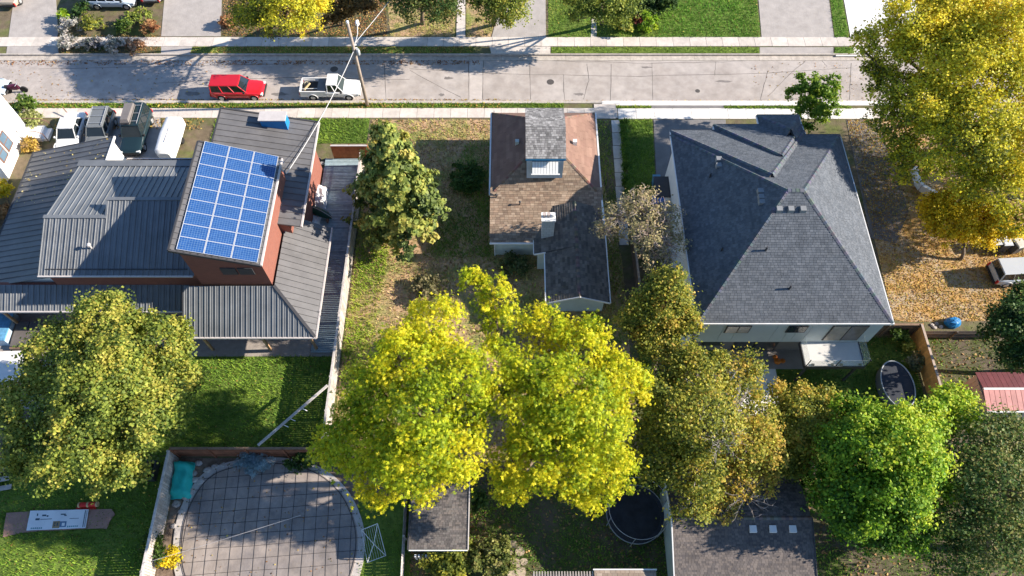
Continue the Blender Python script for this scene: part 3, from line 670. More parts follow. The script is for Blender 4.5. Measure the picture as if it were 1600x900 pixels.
shingle([C0, C1, ra], ch, brn, TAN, seed=1); shingle([C1, C2, rb, ra], ch, brn, PINK, .9, .3, .008, seed=2, jit=.05); shingle([C2, C3, rb], ch, brn, PINK, .9, .3, .008, seed=3, jit=.05); shingle([C3, C0, ra, rb], ch, brn, PINK, .9, .3, .008, seed=4, jit=.05)
for k_, (a, c) in enumerate(((C0, ra), (C1, ra), (C2, rb), (C3, rb))): caps((a, c), ch, brn, PINK, k_, .24)
e0 = (hx0, 30.25, 2.45); e1 = (hx1+.1, 30.25, 2.45)
shingle([e0, e1, (hx1+.1, 34.75, 3.36), (hx0, 34.75, 3.36)], ch, brn, TAN, seed=5)
wallbox(hx0+.4, hx1-.4, hy0-.1, hy1-.4, 3.0, pale, ch)
A = [(hx0+.35, 30.7), (hx1-.3, 30.7), (hx1-.3, 34.3), (hx0+.35, 34.3)]
MB().faces([(x, y, 0) for x, y in A]+[(A[0][0], 30.7, 2.45), (A[1][0], 30.7, 2.45), (A[2][0], 34.3, 3.1), (A[3][0], 34.3, 3.1)], [(3, 2, 1, 0), (4, 5, 6, 7), (0, 1, 5, 4), (1, 2, 6, 5), (2, 3, 7, 6), (3, 0, 4, 7)]).build('wall', pale, ch)
MB().beam((hx0, 30.2, 2.42), (hx1-3.4, 30.2, 2.42), .11, .12).build('gutter', trim, ch)
MB().beam((hx0-.05, hy0, he), (hx0-.05, hy1, he), .12, .14).build('gutter', trim, ch); MB().beam((hx1+.06, 31.5, he), (hx1+.06, hy1, he), .12, .14).build('gutter', trim, ch)
MB().tube([(hx0+.35, 30.3, 2.4), (hx0+.35, 30.6, 2.0), (hx0+.35, 30.6, .1)], .05, 6).build('downpipe', trim, ch)
MB().tube([(hx0+.2, hy1-.1, 3.3), (hx0+.25, hy1-.6, 4.1)], .035, 6).build('mast', trim, ch)
# dormer block
dx0, dx1, dy0, dy1 = 1.0, 3.95, 34.7, 39.6; rzD, reD = 7.75, 6.85; rid = 36.95
shingle([(dx0, dy0, reD), (dx1, dy0, reD), (dx1, rid, rzD), (dx0, rid, rzD)], ch, brn, GRS, .22, .17, seed=6, jit=.25); shingle([(dx1, dy1, reD), (dx0, dy1, reD), (dx0, rid, rzD), (dx1, rid, rzD)], ch, brn, GRS, .22, .17, seed=7, jit=.25)
dw = mat('blue_grey_siding', (.42, .52, .60), .7, .08)
P = [(dy0+.3, 4.2), (dy1-.3, 4.2), (dy1-.3, reD-.02), (rid, rzD-.14), (dy0+.3, reD-.02)]
mb = MB(); n_ = len(P); mb.faces([(dx0+.12, y, z) for y, z in P]+[(dx1-.12, y, z) for y, z in P], [tuple(range(n_-1, -1, -1)), tuple(range(n_, 2*n_))]+[(i, (i+1) % n_, n_+(i+1) % n_, n_+i) for i in range(n_)][::1]); mb.build('dormer_wall', dw, ch)
MB().box(dx0, dx1, dy0-.04, dy0, reD-.2, reD-.02).build('fascia', mat('blue_fascia', srgb(60, 130, 170), .6, .1), ch)
wn = MB().box(1.5, 3.4, dy0+.22, dy0+.3, 5.2, 6.3).build('window', glassb, ch)
for i in range(9):
    x = 1.5+i*.215; MB().beam((x+.1, dy0+.25, 6.25), (x+.1, dy0-.42, 5.62), .19, .03).build('awning_slat', mat('awning_white', (.8, .8, .78), .5, .03), ch)
MB().box(1.42, 3.55, dy0-.5, dy0-.40, 5.5, 5.62).build('awning_rail', trim, ch)
mb = MB().box(4.75, 5.05, 38.0, 38.3, 4.2, 4.85); mb.build('roof_vent', trim, ch); MB().box(.25, .55, 38.0, 38.3, 4.2, 4.85).build('roof_vent', pale, ch)
for x, y, z in ((.6, 33.3, 3.1), (-1.2, 33.9, 3.2)): MB().tube([(x, y, z-.2), (x, y, z+.35)], .05, 7).lathe([(.09, 0), (.1, .06), (.03, .1)], (x, y, z+.33), 8).build('vent_pipe', dtrim, ch)
# rear wing, gable along the lot
wx0, wx1, wr, wy1, wy0 = 1.65, 7.0, 4.75, 33.2, 24.95
shingle([(wx0, 29.2, 2.5), (wr, 29.2, 3.65), (wr, wy1, 3.65), (wx0, wy1, 2.5)], ch, brn, OLD, seed=8)
shingle([(2.45, wy0, 2.7), (wr, wy0, 3.62), (wr, 29.2, 3.62), (2.45, 29.2, 2.7)], ch, brn, OLD, seed=9)
shingle([(wx1, wy0, 2.7), (wx1, wy1, 2.7), (wr, wy1, 3.64), (wr, wy0, 3.64)], ch, brn, OLD, seed=10)
caps(((wr, wy0, 3.64), (wr, wy1, 3.64)), ch, brn, OLD, 9, .26)
A = [(wx0+.3, 29.5), (wx1-.3, 29.5), (wx1-.3, 33), (wx0+.3, 33)]; wallbox(wx0+.3, wx1-.3, 29.4, 33, 2.4, pale, ch)
P = [(2.65, 0), (wx1-.25, 0), (wx1-.25, 2.6), (wr, 3.45), (2.65, 2.6)]; mb = MB(); n_ = 5
mb.faces([(x, wy0+.75, z) for x, z in P]+[(x, 29.3, z) for x, z in P], [tuple(range(n_)), tuple(range(2*n_-1, n_-1, -1))]+[(i, n_+i, n_+(i+1) % n_, (i+1) % n_) for i in range(n_)]); mb.build('wall', pale, ch)
MB().beam((2.45, wy0-.03, 2.7), (wr, wy0-.03, 3.62), .06, .14).build('fascia', trim, ch); MB().beam((wx1, wy0-.03, 2.7), (wr, wy0-.03, 3.62), .06, .14).build('fascia', trim, ch)
MB().beam((wx0-.03, 29.2, 2.46), (wx0-.03, wy1-1.2, 2.46), .08, .12).build('gutter', trim, ch); MB().beam((wx1+.04, wy0, 2.68), (wx1+.04, wy1, 2.68), .08, .12).build('gutter', trim, ch)
MB().beam((wx0, 29.15, 2.5), (2.5, 29.15, 2.78), .06, .14).build('fascia', trim, ch); MB().beam((2.4, wy0, 2.68), (2.4, 29.15, 2.68), .08, .12).build('gutter', trim, ch)
# chimney
cm = brickmat('chimney_block', (.42, .46, .50), (.48, .52, .56), (.30, .33, .36), .4, .3, .85, True, .05)
cb = MB().box(2.2, 3.1, 30.45, 31.1, 2.2, 5.0).build('chimney', cm, ch); MB().box(2.13, 3.17, 30.38, 31.17, 5.0, 5.1).build('chimney_cap', wht, cb)
for x in (2.35, 2.65, 2.98): MB().lathe([(.1, 0), (.12, .12), (.1, .3), (.14, .34)], (x, 30.8, 5.09), 10).build('chimney_pot', wht if x > 2.9 else mat('clay_pot', (.5, .42, .38), .8), cb)

# ------------------------------------------------------------------ large house with grey shingled hip roof
sh = mat('roof_shingle', (1, 1, 1)); GREY = [(.094, .106, .124), (.106, .118, .136), (.083, .095, .112), (.116, .128, .146)]; PALEG = GREY
mh = thing('grey_roofed_house', 'large modern house with wide grey shingled hip roof and rear balcony', 'house', (18.5, 29, 0))
E0 = 6.0
def hip(x0, x1, y0, y1, e, ra, rb, seed, pal, skip=()):
    """ra left ridge end, rb right ridge end (ridge across)"""
    P0, P1, P2, P3 = (x0, y0, e), (x1, y0, e), (x1, y1, e), (x0, y1, e)
    same = (Vector(ra)-Vector(rb)).length < .05
    fs = dict(front=[P0, P1, rb, ra] if not same else [P0, P1, ra], right=[P1, P2, rb], back=[P2, P3, ra, rb] if not same else [P2, P3, ra], left=[P3, P0, ra])
    for i, (nm, f) in enumerate(fs.items()):
        if nm not in skip: shingle(f, mh, sh, pal, .25, .165, .026, seed=seed+i, jit=.07)
    for i, (a, c, nm) in enumerate(((P0, ra, 'front'), (P1, rb, 'front'), (P2, rb, 'back'), (P3, ra, 'back'))):
        if nm not in skip: caps((a, c), mh, sh, pal, seed+i, .28)
    if not same: caps((ra, rb), mh, sh, pal, seed+9, .28)
    t = .09
    if 'front' not in skip: MB().box(x0-t, x1+t, y0-t, y0, e-.16, e+.02).build('gutter', trim, mh)
    MB().box(x0-t, x0, y0, y1, e-.16, e+.02).build('gutter', trim, mh); MB().box(x1, x1+t, y0, y1, e-.16, e+.02).build('gutter', trim, mh); MB().box(x0, x1, y1, y1+t, e-.16, e+.02).build('gutter', dtrim, mh)
    MB().box(x0+.02, x1-.02, y0+.02, y1-.02, e-.22, e-.17).build('soffit', trim, mh)
hip(12.1, 24.9, 21.7, 37.7, E0, (17.7, 28.75, 10.95), (18.75, 28.75, 10.95), 20, GREY)
hip(12.14, 22.3, 24.0, 38.15, E0-.03, (17.25, 30.7, 10.15), (17.3, 30.7, 10.15), 30, GREY, ('front',))
hip(15.5, 22.24, 29.5, 38.75, E0-.05, (18.85, 33.45, 8.75), (18.88, 33.45, 8.75), 40, GREY, ('front',))
hip(19.0, 22.2, 34.5, 39.75, E0-.07, (20.6, 37.0, 7.4), (20.62, 37.0, 7.4), 50, GREY, ('front',))
pan = mat('grey_wall_panel', (.50, .55, .57), .6, .05, 1, rndv=.04); dkw = mat('taupe_wall', (.22, .19, .175), .8, .1)
MB().box(12.5, 24.5, 21.85, 37.3, 3.0, E0-.2).build('wall', dkw, mh); MB().box(12.7, 24.3, 22.5, 37.2, 0, 3.0).build('wall', dkw, mh); MB().box(15.9, 22, 37, 38.3, 0, E0-.25).build('wall', wht, mh); MB().box(19.3, 21.9, 38, 39.4, 0, E0-.3).build('wall', wht, mh)
xs = [12.45, 14.05, 15.0, 17.6, 18.5, 19.1, 19.9, 22.6, 24.55]
for a, c in zip(xs[:-1], xs[1:]): MB().box(a+.012, c-.012, 21.75, 21.83, 3.02, E0-.22).build('wall_panel', pan, mh)
for j in range(9): MB().box(12.4, 12.48, 22.2+j*1.675+.012, 22.2+(j+1)*1.675-.012, .02, E0-.22).build('wall_panel', wht, mh)
for a, c, z0, z1, tint in ((14.2, 15.85, 4.5, 5.55, 'c'), (18.3, 19.6, 4.55, 5.55, 'd'), (21.2, 23.6, 3.35, 5.6, 's')):
    gl = mat('curtained_pane', (.40, .34, .27), .15, .15, 2, spec=.6) if tint != 'd' else glassd
    w_ = MB().box(a, c, 21.70, 21.78, z0, z1).build('window', dtrim, mh); mid = (a+c)/2
    MB().box(a+.08, mid-.04, 21.675, 21.705, z0+.08, z1-.08).build('pane', gl, w_); MB().box(mid+.04, c-.08, 21.675, 21.705, z0+.08, z1-.08).build('pane', mat('shaded_pane', (.24, .20, .17), .12, .2, 2, spec=.6) if tint == 's' else gl, w_)
for a, c, z0, z1 in ((15.9, 17.3, .15, 2.4), (17.4, 19.0, .15, 2.4), (13.6, 15.0, 1.0, 2.2)):
    w_ = MB().box(a, c, 22.40, 22.49, z0, z1).build('glass_door' if z0 < .5 else 'window', dtrim, mh); MB().box(a+.08, c-.08, 22.37, 22.41, z0+.08, z1-.08).build('pane', glassmat('door_glass', (.07, .07, .07)), w_)
# balcony
bl = MB().box(19.9, 23.85, 19.95, 21.74, 2.78, 3.0).build('balcony', mat('balcony_floor', (.56, .55, .53), .7, .06), mh); MB().box(19.85, 23.9, 19.86, 19.95, 2.72, 3.06).box(19.82, 19.9, 19.95, 21.74, 2.72, 3.06).box(23.85, 23.92, 19.95, 21.74, 2.72, 3.06).build('balcony_edge', dtrim, bl)
gm = bpy.data.materials.new('rail_glass'); gm.use_nodes = True; n_ = gm.node_tree; b_ = n_.nodes['Principled BSDF']; b_.inputs['Base Color'].default_value = (.75, .85, .83, 1); b_.inputs['Roughness'].default_value = .03; b_.inputs['Alpha'].default_value = .16; b_.inputs['Specular IOR Level'].default_value = .6
for a in ((19.95, 21.85, 19.9, 19.92), (21.9, 23.85, 19.9, 19.92)): MB().box(*a, 3.08, 4.0).build('rail_pane', gm, bl)
MB().box(23.87, 23.89, 20, 22.05, 3.08, 4.0).build('rail_pane', gm, bl); MB().box(19.85, 19.87, 20, 22.05, 3.08, 4.0).build('rail_pane', gm, bl)
for x, y in ((19.88, 19.91), (21.87, 19.91), (23.88, 19.91), (19.88, 22.0), (23.88, 22.0)): MB().box(x-.025, x+.025, y-.025, y+.025, 3.0, 4.08).build('rail_post', dtrim, bl)
for x in (20.3, 21.6, 22.2, 23.5): MB().box(x, x+.18, 19.98, 20.1, 3.0, 3.1).build('rail_clamp', dtrim, bl)
for x in (20.2, 23.6): MB().box(x-.07, x+.07, 20.05, 20.19, 0, 2.78).build('post', dtrim, bl)
# roof vents
def roofz(x, y):
    """height of the main hip"""
    zl = E0+(x-12.1)*(4.95/5.6); zr = E0+(24.9-x)*(4.95/6.15); zf = E0+(y-21.7)*(4.95/7.05); zb = E0+(37.7-y)*(4.95/8.95); return min(zl, zr, zf, zb)
for px, py in ((1217, 328), (1235, 328), (1254, 328)):
    z = 9.6
    for _ in range(8): x, y = g(px, py, z); z = roofz(x, y)
    MB().faces([(x-.2, y-.2, z-.3), (x+.2, y-.2, z-.3), (x+.2, y+.2, z), (x-.2, y+.2, z), (x-.18, y-.18, z+.2), (x+.18, y-.18, z+.2), (x+.18, y+.16, z+.24), (x-.18, y+.16, z+.24)], [(4, 5, 6, 7), (0, 1, 5, 4), (1, 2, 6, 5), (2, 3, 7, 6), (3, 0, 4, 7)]).build('roof_vent', mat('vent_grey', (.22, .225, .23), .6, .1), mh)
for px, py in ((1122, 250), (1122, 260), (1187, 300), (1188, 309), (1189, 317)):
    z = 8
    for _ in range(10): x, y = g(px, py, z); z = roofz(x, y)
    MB().box(x-.16, x+.22, y-.17, y+.17, z-.25, z+.22).build('roof_vent', MATS['vent_grey'], mh)
for px, py in ((1196, 392), (1233, 452), (1109, 277), (1127, 392)):
    z = 8
    for _ in range(10): x, y = g(px, py, z); z = roofz(x, y)
    MB().tube([(x, y, z-.1), (x, y, z+.45)], .06, 8).build('vent_pipe', dtrim, mh)
# side canopy and rear concrete landing
MB().box(11.2, 12.38, 34.4, 36.4, 2.5, 2.62).build('door_canopy', dtrim, mh); MB().box(11.5, 12.38, 33.0, 34.0, 2.4, 2.5).build('door_canopy', MATS['vent_grey'], mh)
MB().beam((12.3, 30.2, 2.6), (11.3, 34.4, 2.45), .06, .06).build('handrail', dtrim, mh)
sheet('patio', [(15.5, 21.0), (23.5, 21.0), (23.5, 22.6), (15.5, 22.6)], mat('rear_step', (.30, .27, .25), .9, .1), .12, .1)
sheet('patio', [(15.4, 17.5), (18.95, 17.5), (18.95, 21.0), (15.4, 21.0)], mat('pale_concrete', (.78, .76, .74)), .06, .05)

# ------------------------------------------------------------------ fences, deck
def fence(name, label, a, b_, h, m, bw=.15, gap=.014, posts=2.4, side=1, railm=None, top=None, group=None, z0=0.03, hj=.0):
    a = Vector((a[0], a[1], 0)); b_ = Vector((b_[0], b_[1], 0)); d = b_-a; L = d.length; u = d/L; n = Vector((-u.y, u.x, 0))*side; rz = math.atan2(u.y, u.x)
    t = thing(name, label, 'fence', (a.x, a.y, 0), 0, group); k = int(L/(bw+gap))
    for i in range(k):
        p = a+u*((i+.5)*L/k); hh = h+rnd.uniform(-hj, hj); piece('board', m, t, (p.x, p.y, z0+hh/2), (L/k-gap, .022, hh), rz+rnd.uniform(-.02, .02))
    np_ = max(1, round(L/posts))
    for i in range(np_+1):
        p = a+u*(i*L/np_)+n*.07; piece('post', railm or m, t, (p.x, p.y, (h+.08)/2), (.1, .1, h+.08), rz)
    for z in (.4, h-.25):
        p = (a+b_)/2+n*.035; piece('rail', railm or m, t, (p.x, p.y, z), (L, .045, .09), rz)
    if top: piece('cap_rail', top, t, ((a.x+b_.x)/2, (a.y+b_.y)/2, h+.06), (L+.05, .16, .04), rz)
    return t
oldw = mat('weathered_boards', (.42, .37, .33), .9, .3, 3, .3, rndv=.18); silver = mat('silvered_wood', (.50, .46, .43), .9, .25, 3, .3, rndv=.1)
redw = mat('red_stained_boards', (.25, .10, .055), .8, .22, 3, .2, rndv=.15); cedar = mat('cedar_boards', (.72, .36, .11), .75, .2, 3, .2, rndv=.16); brown = mat('brown_boards', (.23, .15, .10), .85, .25, 3, .2, rndv=.15)
fence('board_fence', 'long weathered grey board fence beside the deck and weedy yard', (-12.42, 39.4), (-12.5, 14.75), 1.8, oldw, .14, .016, 2.4, -1, silver, silver)
fence('board_fence', 'red-brown board fence between the backyard and the covered pool', (-22.45, 14.62), (-12.6, 14.62), 1.75, redw, .2, .006, 2.4, -1, redw, brown)
fence('board_fence', 'grey board fence between the banner lawn and covered pool', (-22.5, 14.45), (-22.35, 4.5), 1.75, oldw, .14, .02, 2.4, -1, silver, silver)
fence('board_fence', 'short orange-red board fence at the street end of the deck', (-15.0, 40.2), (-12.0, 40.2), 1.8, mat('orange_boards', (.40, .155, .055), .8, .2, 3, rndv=.1), .2, .004, 1.5, 1, None, gut)
fence('board_fence', 'bright orange cedar fence right of the covered oval pool', (29.35, 23.7), (29.35, 18.3), 1.8, cedar, .15, .008, 1.8, 1, cedar, mat('cedar_cap', (.42, .33, .27), .8, .2))
fence('board_fence', 'brown board fence at the rear corner of the large house', (24.9, 23.7), (29.3, 23.7), 1.75, brown, .16, .006, 2.2, -1, brown, brown)
fence('board_fence', 'short brown fence under the bare twiggy tree', (9.35, 32.0), (9.5, 25.2), 1.7, brown, .15, .008, 2.2, 1, brown, mat('fence_cap', (.34, .26, .2), .8, .2))
fence('board_fence', 'low dark fence beyond the orange cedar fence', (29.6, 23.5), (34.8, 23.5), 1.1, mat('dark_boards', (.15, .125, .11), .85, .2, rndv=.1), .16, .006, 2.4, -1)
dk = thing('deck', 'narrow grey board deck between the black-roofed house and fence', 'deck', (-13.9, 31, 0)); deckm = mat('grey_deck_boards', (.25, .335, .37), .85, .2, 3, .2, rndv=.2)
y = 22.2; i = 0
while y < 40.0:
    x0 = -15.75 if y > 31.2 else -14.6
    piece('board', deckm, dk, ((x0-12.62)/2, y+.07, .27+rnd.uniform(-.004, .004)), (-12.62-x0-rnd.uniform(0, .06), .135, .035), rnd.uniform(-.003, .003)); y += .152
for x in (-15.6, -14.3, -12.8): piece('joist', brown, dk, (x, 31.2 if x > -15 else 35.6, .135), (.08, 17.6 if x > -15 else 8.6, .2))
bm = thing('wooden_beam', 'long silvered beam laid across the corner of two fences', 'beam', g3(455, 650, 1.9)); a, c = g3(403, 696, 1.93), g3(512, 602, 2.02)
MB().beam(a, c, .16, .1).build('beam', silver, bm)
for t in (.35, .45, .62): p = Vector(a).lerp(Vector(c), t); MB().beam(p+Vector((.02, -.05, -.05)), p+Vector((.3, -.12, -.3)), .04, .04).build('bracket', trim, bm)

# ------------------------------------------------------------------ pool under its cover
PO = [(303, 775), (328, 742), (368, 728), (420, 722), (470, 728), (505, 742), (535, 770), (553, 806), (560, 840), (556, 880), (540, 925), (500, 960), (420, 975), (340, 962), (300, 930), (284, 890), (282, 850), (288, 810)]
PW = gp(PO); cx = sum(p[0] for p in PW)/len(PW); cy = sum(p[1] for p in PW)/len(PW)
def grow(P, k): return [(cx+(x-cx)*k, cy+(y-cy)*k) for x, y in P]
def smooth_poly(P, it=2):
    for _ in range(it):
        Q = []
        for i in range(len(P)):
            p, q = P[i], P[(i+1) % len(P)]; Q += [(p[0]*.75+q[0]*.25, p[1]*.75+q[1]*.25), (p[0]*.25+q[0]*.75, p[1]*.25+q[1]*.75)]
        P = Q
    return P
PS = smooth_poly(PW)
sheet('pool_yard', [(-22.3, 3), (-7, 3), (-7, 14.5), (-22.3, 14.5)], mat('mulch_bed', (.15, .105, .075), .95, .35, 4, .6, col2=(.21, .16, .12), thr=.5), .012, .01)
pl = thing('covered_pool', 'kidney shaped pool under a grey winter cover with black strap grid', 'pool', (cx, cy, 0))
MB().prism(grow(PS, 1.085), 0, .09).build('coping', mat('pool_coping', (.46, .42, .39), .85, .12, 2, .2), pl)
MB().prism(PS, .05, .13).build('cover', mat('pool_cover', (.32, .27, .235), .8, .22, .9, .25, col2=(.215, .19, .18), thr=.52), pl)
strapm = mat('black_strap', (.045, .043, .045), .7, .2)
def cliplineseg(P, a, c, n=260):
    res = []; cur = None
    xs = np.linspace(a[0], c[0], n); ys = np.linspace(a[1], c[1], n); k = inpoly(xs, ys, P)
    idx = np.where(k)[0]
    return ((xs[idx[0]], ys[idx[0]]), (xs[idx[-1]], ys[idx[-1]])) if len(idx) > 2 else None
PG = grow(PS, 1.03)
for i in range(-12, 13):
    for ax in (0, 1):
        off = i*.76; th = math.radians(4 if ax == 0 else 94); dx, dy = math.cos(th), math.sin(th); p0 = (cx-dy*off, cy+dx*off)
        s = cliplineseg(PG, (p0[0]-dx*9, p0[1]-dy*9), (p0[0]+dx*9, p0[1]+dy*9))
        if s:
            mb = MB(); n_ = 5; q = [(s[0][0]+(s[1][0]-s[0][0])*t/n_+rnd.uniform(-.025, .025), s[0][1]+(s[1][1]-s[0][1])*t/n_+rnd.uniform(-.025, .025), .137+.004*ax) for t in range(n_+1)]
            for u_, v_ in zip(q[:-1], q[1:]): mb.beam(u_, v_, .026, .008)
            mb.build('strap', strapm, pl)
            for e in s: MB().lathe([(.045, 0), (.045, .05), (.02, .06)], (e[0]+(e[0]-cx)*.02, e[1]+(e[1]-cy)*.02, .085), 8).build('anchor', mat('anchor_brass', (.2, .17, .1), .5), pl)
mb = MB(); R_ = grow(PS, .985)
for i in range(0, len(R_)): mb.beam((*R_[i], .145), (*R_[(i+1) % len(R_)], .145), .04, .012)
mb.build('edge_cable', strapm, pl)
# boulders round the pool
stone = mat('pale_stone', (.40, .36, .33), .9, .25, 4, .4, rndv=.2)
def rock(px, py, r, label, seed, m=stone, group=None):
    rg = random.Random(seed); x, y = g(px, py); prof = []; mb = MB(); n = 9; rings = [(.85, 0), (1.0, .25), (.85, .55), (.5, .78)]
    jit = [[rg.uniform(.8, 1.15) for _ in range(n)] for _ in rings]; base = 0
    for k_, (q, z) in enumerate(rings):
        for j in range(n): a = 6.283*j/n; mb.v.append((x+r*q*math.cos(a)*jit[k_][j], y+r*.85*q*math.sin(a)*jit[k_][j], r*z*.8*rg.uniform(.9, 1.1)))
    for k_ in range(3):
        for j in range(n): mb.f.append((k_*n+j, k_*n+(j+1) % n, (k_+1)*n+(j+1) % n, (k_+1)*n+j)); mb.c.append(None)
    mb.f.append(tuple(3*n+j for j in range(n))); mb.c.append(None); mb.f.append(tuple(range(n-1, -1, -1))); mb.c.append(None)
    o = mb.build('boulder', m); return tag(o, label, 'boulder', group)
BL = ['pale boulder beside the head of the teal cover', 'pale boulder by the middle right edge of the teal cover', 'pale boulder a step below the middle of the teal cover', 'pale boulder between teal cover and pool coping', 'large pale boulder off the lower right corner of the teal cover', 'pale boulder at the foot of the teal cover', 'pale boulder below the foot of the teal cover', 'small boulder tucked against the upper teal cover', 'pale boulder on the upper left curve of the pool coping', 'pale boulder next along the upper pool coping', 'pale boulder nearest the blue spruce on the pool coping', 'small boulder above the golden shrub', 'pale boulder at the left bend of the pool coping']
for i, (px, py, r) in enumerate(((311, 724, .26), (303, 740, .3), (306, 750, .28), (314, 753, .3), (298, 769, .33), (290, 777, .3), (276, 788, .3), (300, 731, .2), (325, 735, .3), (336, 730, .26), (349, 727, .24), (272, 822, .22), (284, 800, .25))):
    rock(px, py, r, BL[i], 60+i, group='boulders edging the pool bed')
tl = thing('covered_lounger', 'lounger under a bright teal fabric cover beside the grey fence', 'lounger', g3(278, 745, 0))
P = gp([(270, 716), (299, 719), (292, 775), (259, 776)], .75); Q = gp([(268, 714), (301, 718), (294, 779), (257, 779)], .05); mb = MB(); nx, ny = 6, 10; V = []
for j in range(ny+1):
    for i in range(nx+1):
        u_, v_ = i/nx, j/ny; bx = (P[0][0]*(1-u_)+P[1][0]*u_)*(1-v_)+(P[3][0]*(1-u_)+P[2][0]*u_)*v_; by = (P[0][1]*(1-u_)+P[1][1]*u_)*(1-v_)+(P[3][1]*(1-u_)+P[2][1]*u_)*v_
        edge = min(u_, 1-u_, v_, 1-v_); z = .72 if edge > 0 else .10; z += (.05*math.sin(i*2.1+j)+.04*math.sin(j*1.7)) if edge > 0 else 0
        if edge > 0 and v_ < .3: z += .22
        V.append((bx+rnd.uniform(-.03, .03), by+rnd.uniform(-.03, .03), z))
mb.faces(V, [(j*(nx+1)+i, (j+1)*(nx+1)+i, (j+1)*(nx+1)+i+1, j*(nx+1)+i+1) for j in range(ny) for i in range(nx)])
mb.build('cover', mat('teal_fabric', (.02, .42, .36), .55, .12, 3, .2), tl, smooth=True)
mb = MB(); hem = [V[i] for i in range(nx+1)]+[V[j*(nx+1)+nx] for j in range(1, ny+1)]+[V[ny*(nx+1)+i] for i in range(nx-1, -1, -1)]+[V[j*(nx+1)] for j in range(ny-1, -1, -1)]
mb.tube(hem, .025, 5).build('hem', mat('teal_hem', (.05, .5, .45), .5), tl)
# folding drying frame
dr = thing('drying_rack', 'fallen white wire drying rack on the grass beside the pool', 'drying rack', g3(585, 850, 0)); wire = mat('white_wire', (.75, .75, .74), .5, .05)
K = [g3(565, 828, .1), g3(590, 818, .9), g3(603, 868, .15), g3(574, 879, .1), g3(584, 850, .75)]
for a, c in ((0, 1), (1, 2), (2, 3), (3, 0), (4, 2), (4, 3), (4, 1), (0, 4)): MB().tube([K[a], K[c]], .022, 5).build('rod', wire, dr)
for t in np.linspace(.12, .88, 7):
    a = Vector(K[0]).lerp(Vector(K[1]), t); c = Vector(K[3]).lerp(Vector(K[2]), t); MB().tube([a, c], .007, 4).build('wire', wire, dr)

# ------------------------------------------------------------------ banner lawn
kraft = mat('brown_paper', (.34, .20, .155), .85, .12, 3, .3); bnw = mat('banner_vinyl', (.72, .74, .76), .5, .05); ink = mat('banner_ink', (.05, .09, .12), .6, .2)
st = thing('paper_runner', 'long creased strip of brown paper lying on the lawn', 'paper', g3(95, 815))
top = [(12, 802), (40, 800), (70, 799), (100, 798), (130, 797), (160, 796), (176, 796), (181, 804)]; bot = [(6, 840), (34, 833), (66, 830), (100, 829), (130, 827), (160, 826), (168, 827), (173, 815)]
TA = [(*g(*p), .09+rnd.uniform(0, .05)) for p in top]; BO = [(*g(*p), .09+rnd.uniform(0, .05)) for p in bot]; MD = [((a[0]+c[0])/2, (a[1]+c[1])/2, .12+rnd.uniform(0, .06)) for a, c in zip(TA, BO)]
mb = MB()
for i in range(len(TA)-1): mb.poly([MD[i], MD[i+1], TA[i+1], TA[i]]); mb.poly([BO[i], BO[i+1], MD[i+1], MD[i]])
V2 = [(x, y, z-.02) for x, y, z in BO+TA[::-1]]; mb.poly(V2[::-1]); n_ = len(V2); full = BO+TA[::-1]
for i in range(n_): mb.poly([V2[i], V2[(i+1) % n_], full[(i+1) % n_], full[i]])
mb.build('sheet', kraft, st)
bn = thing('banner', 'white vinyl banner with dark print laid over brown paper', 'banner', g3(95, 813)); Q = [g(44, 830), g(136, 826), g(141, 797), g(50, 799)]
def bq(u_, v_): return (Q[0][0]*(1-u_)*(1-v_)+Q[1][0]*u_*(1-v_)+Q[2][0]*u_*v_+Q[3][0]*(1-u_)*v_, Q[0][1]*(1-u_)*(1-v_)+Q[1][1]*u_*(1-v_)+Q[2][1]*u_*v_+Q[3][1]*(1-u_)*v_)
def bz(u_, v_): return .205+.012*math.sin(u_*17)+.01*math.sin(u_*9+v_*5)
mb = MB(); nx, ny = 24, 6; V = [(*bq(i/nx, j/ny), bz(i/nx, j/ny)) for j in range(ny+1) for i in range(nx+1)]; V += [(a, b_, z-.012) for a, b_, z in V]; o_ = (nx+1)*(ny+1)
fs = [(j*(nx+1)+i, j*(nx+1)+i+1, (j+1)*(nx+1)+i+1, (j+1)*(nx+1)+i) for j in range(ny) for i in range(nx)]; mb.faces(V, fs+[tuple(o_+k_ for k_ in f[::-1]) for f in fs]); mb.build('vinyl', bnw, bn)
def mark(u0, u1, v0, v1, m=ink, h=.004):
    mb = MB(); k_ = 6
    for i in range(k_):
        ua, ub = u0+(u1-u0)*i/k_, u0+(u1-u0)*(i+1)/k_; mb.poly([(*bq(ua, v0), bz(ua, v0)+h), (*bq(ub, v0), bz(ub, v0)+h), (*bq(ub, v1), bz(ub, v1)+h), (*bq(ua, v1), bz(ua, v1)+h)])
    return mb.build('print', m, bn)
teal_i = mat('banner_teal', (.06, .25, .28), .6); tan_i = mat('banner_tan', (.30, .22, .12), .6)
for i in range(6): mark(.07+i*.033, .092+i*.033, .06, .13, teal_i); mark(.68+i*.033, .702+i*.033, .08, .15, teal_i)
mark(.43, .55, .06, .42, tan_i); mark(.55, .66, .10, .40, mat('banner_blue', (.12, .22, .34), .6)); mark(.585, .635, .16, .32, bnw, .009)
for a in ((.455, .475, .28, .36), (.455, .475, .16, .24), (.50, .52, .18, .34), (.12, .19, .50, .60), (.22, .29, .70, .78), (.30, .33, .66, .74), (.13, .15, .72, .84), (.54, .62, .74, .80), (.60, .64, .68, .74), (.945, .957, .05, .95), (.975, .982, .05, .95), (.20, .40, .53, .56), (.70, .86, .52, .545)): mark(*a, h=.008)
rl = thing('red_roller', 'red twin-roller tool lying beside the white banner', 'tool', g3(138, 790)); rm = mat('red_plastic', (.55, .02, .015), .4, .08); wd_ = mat('pale_wood_end', (.50, .33, .17), .7)
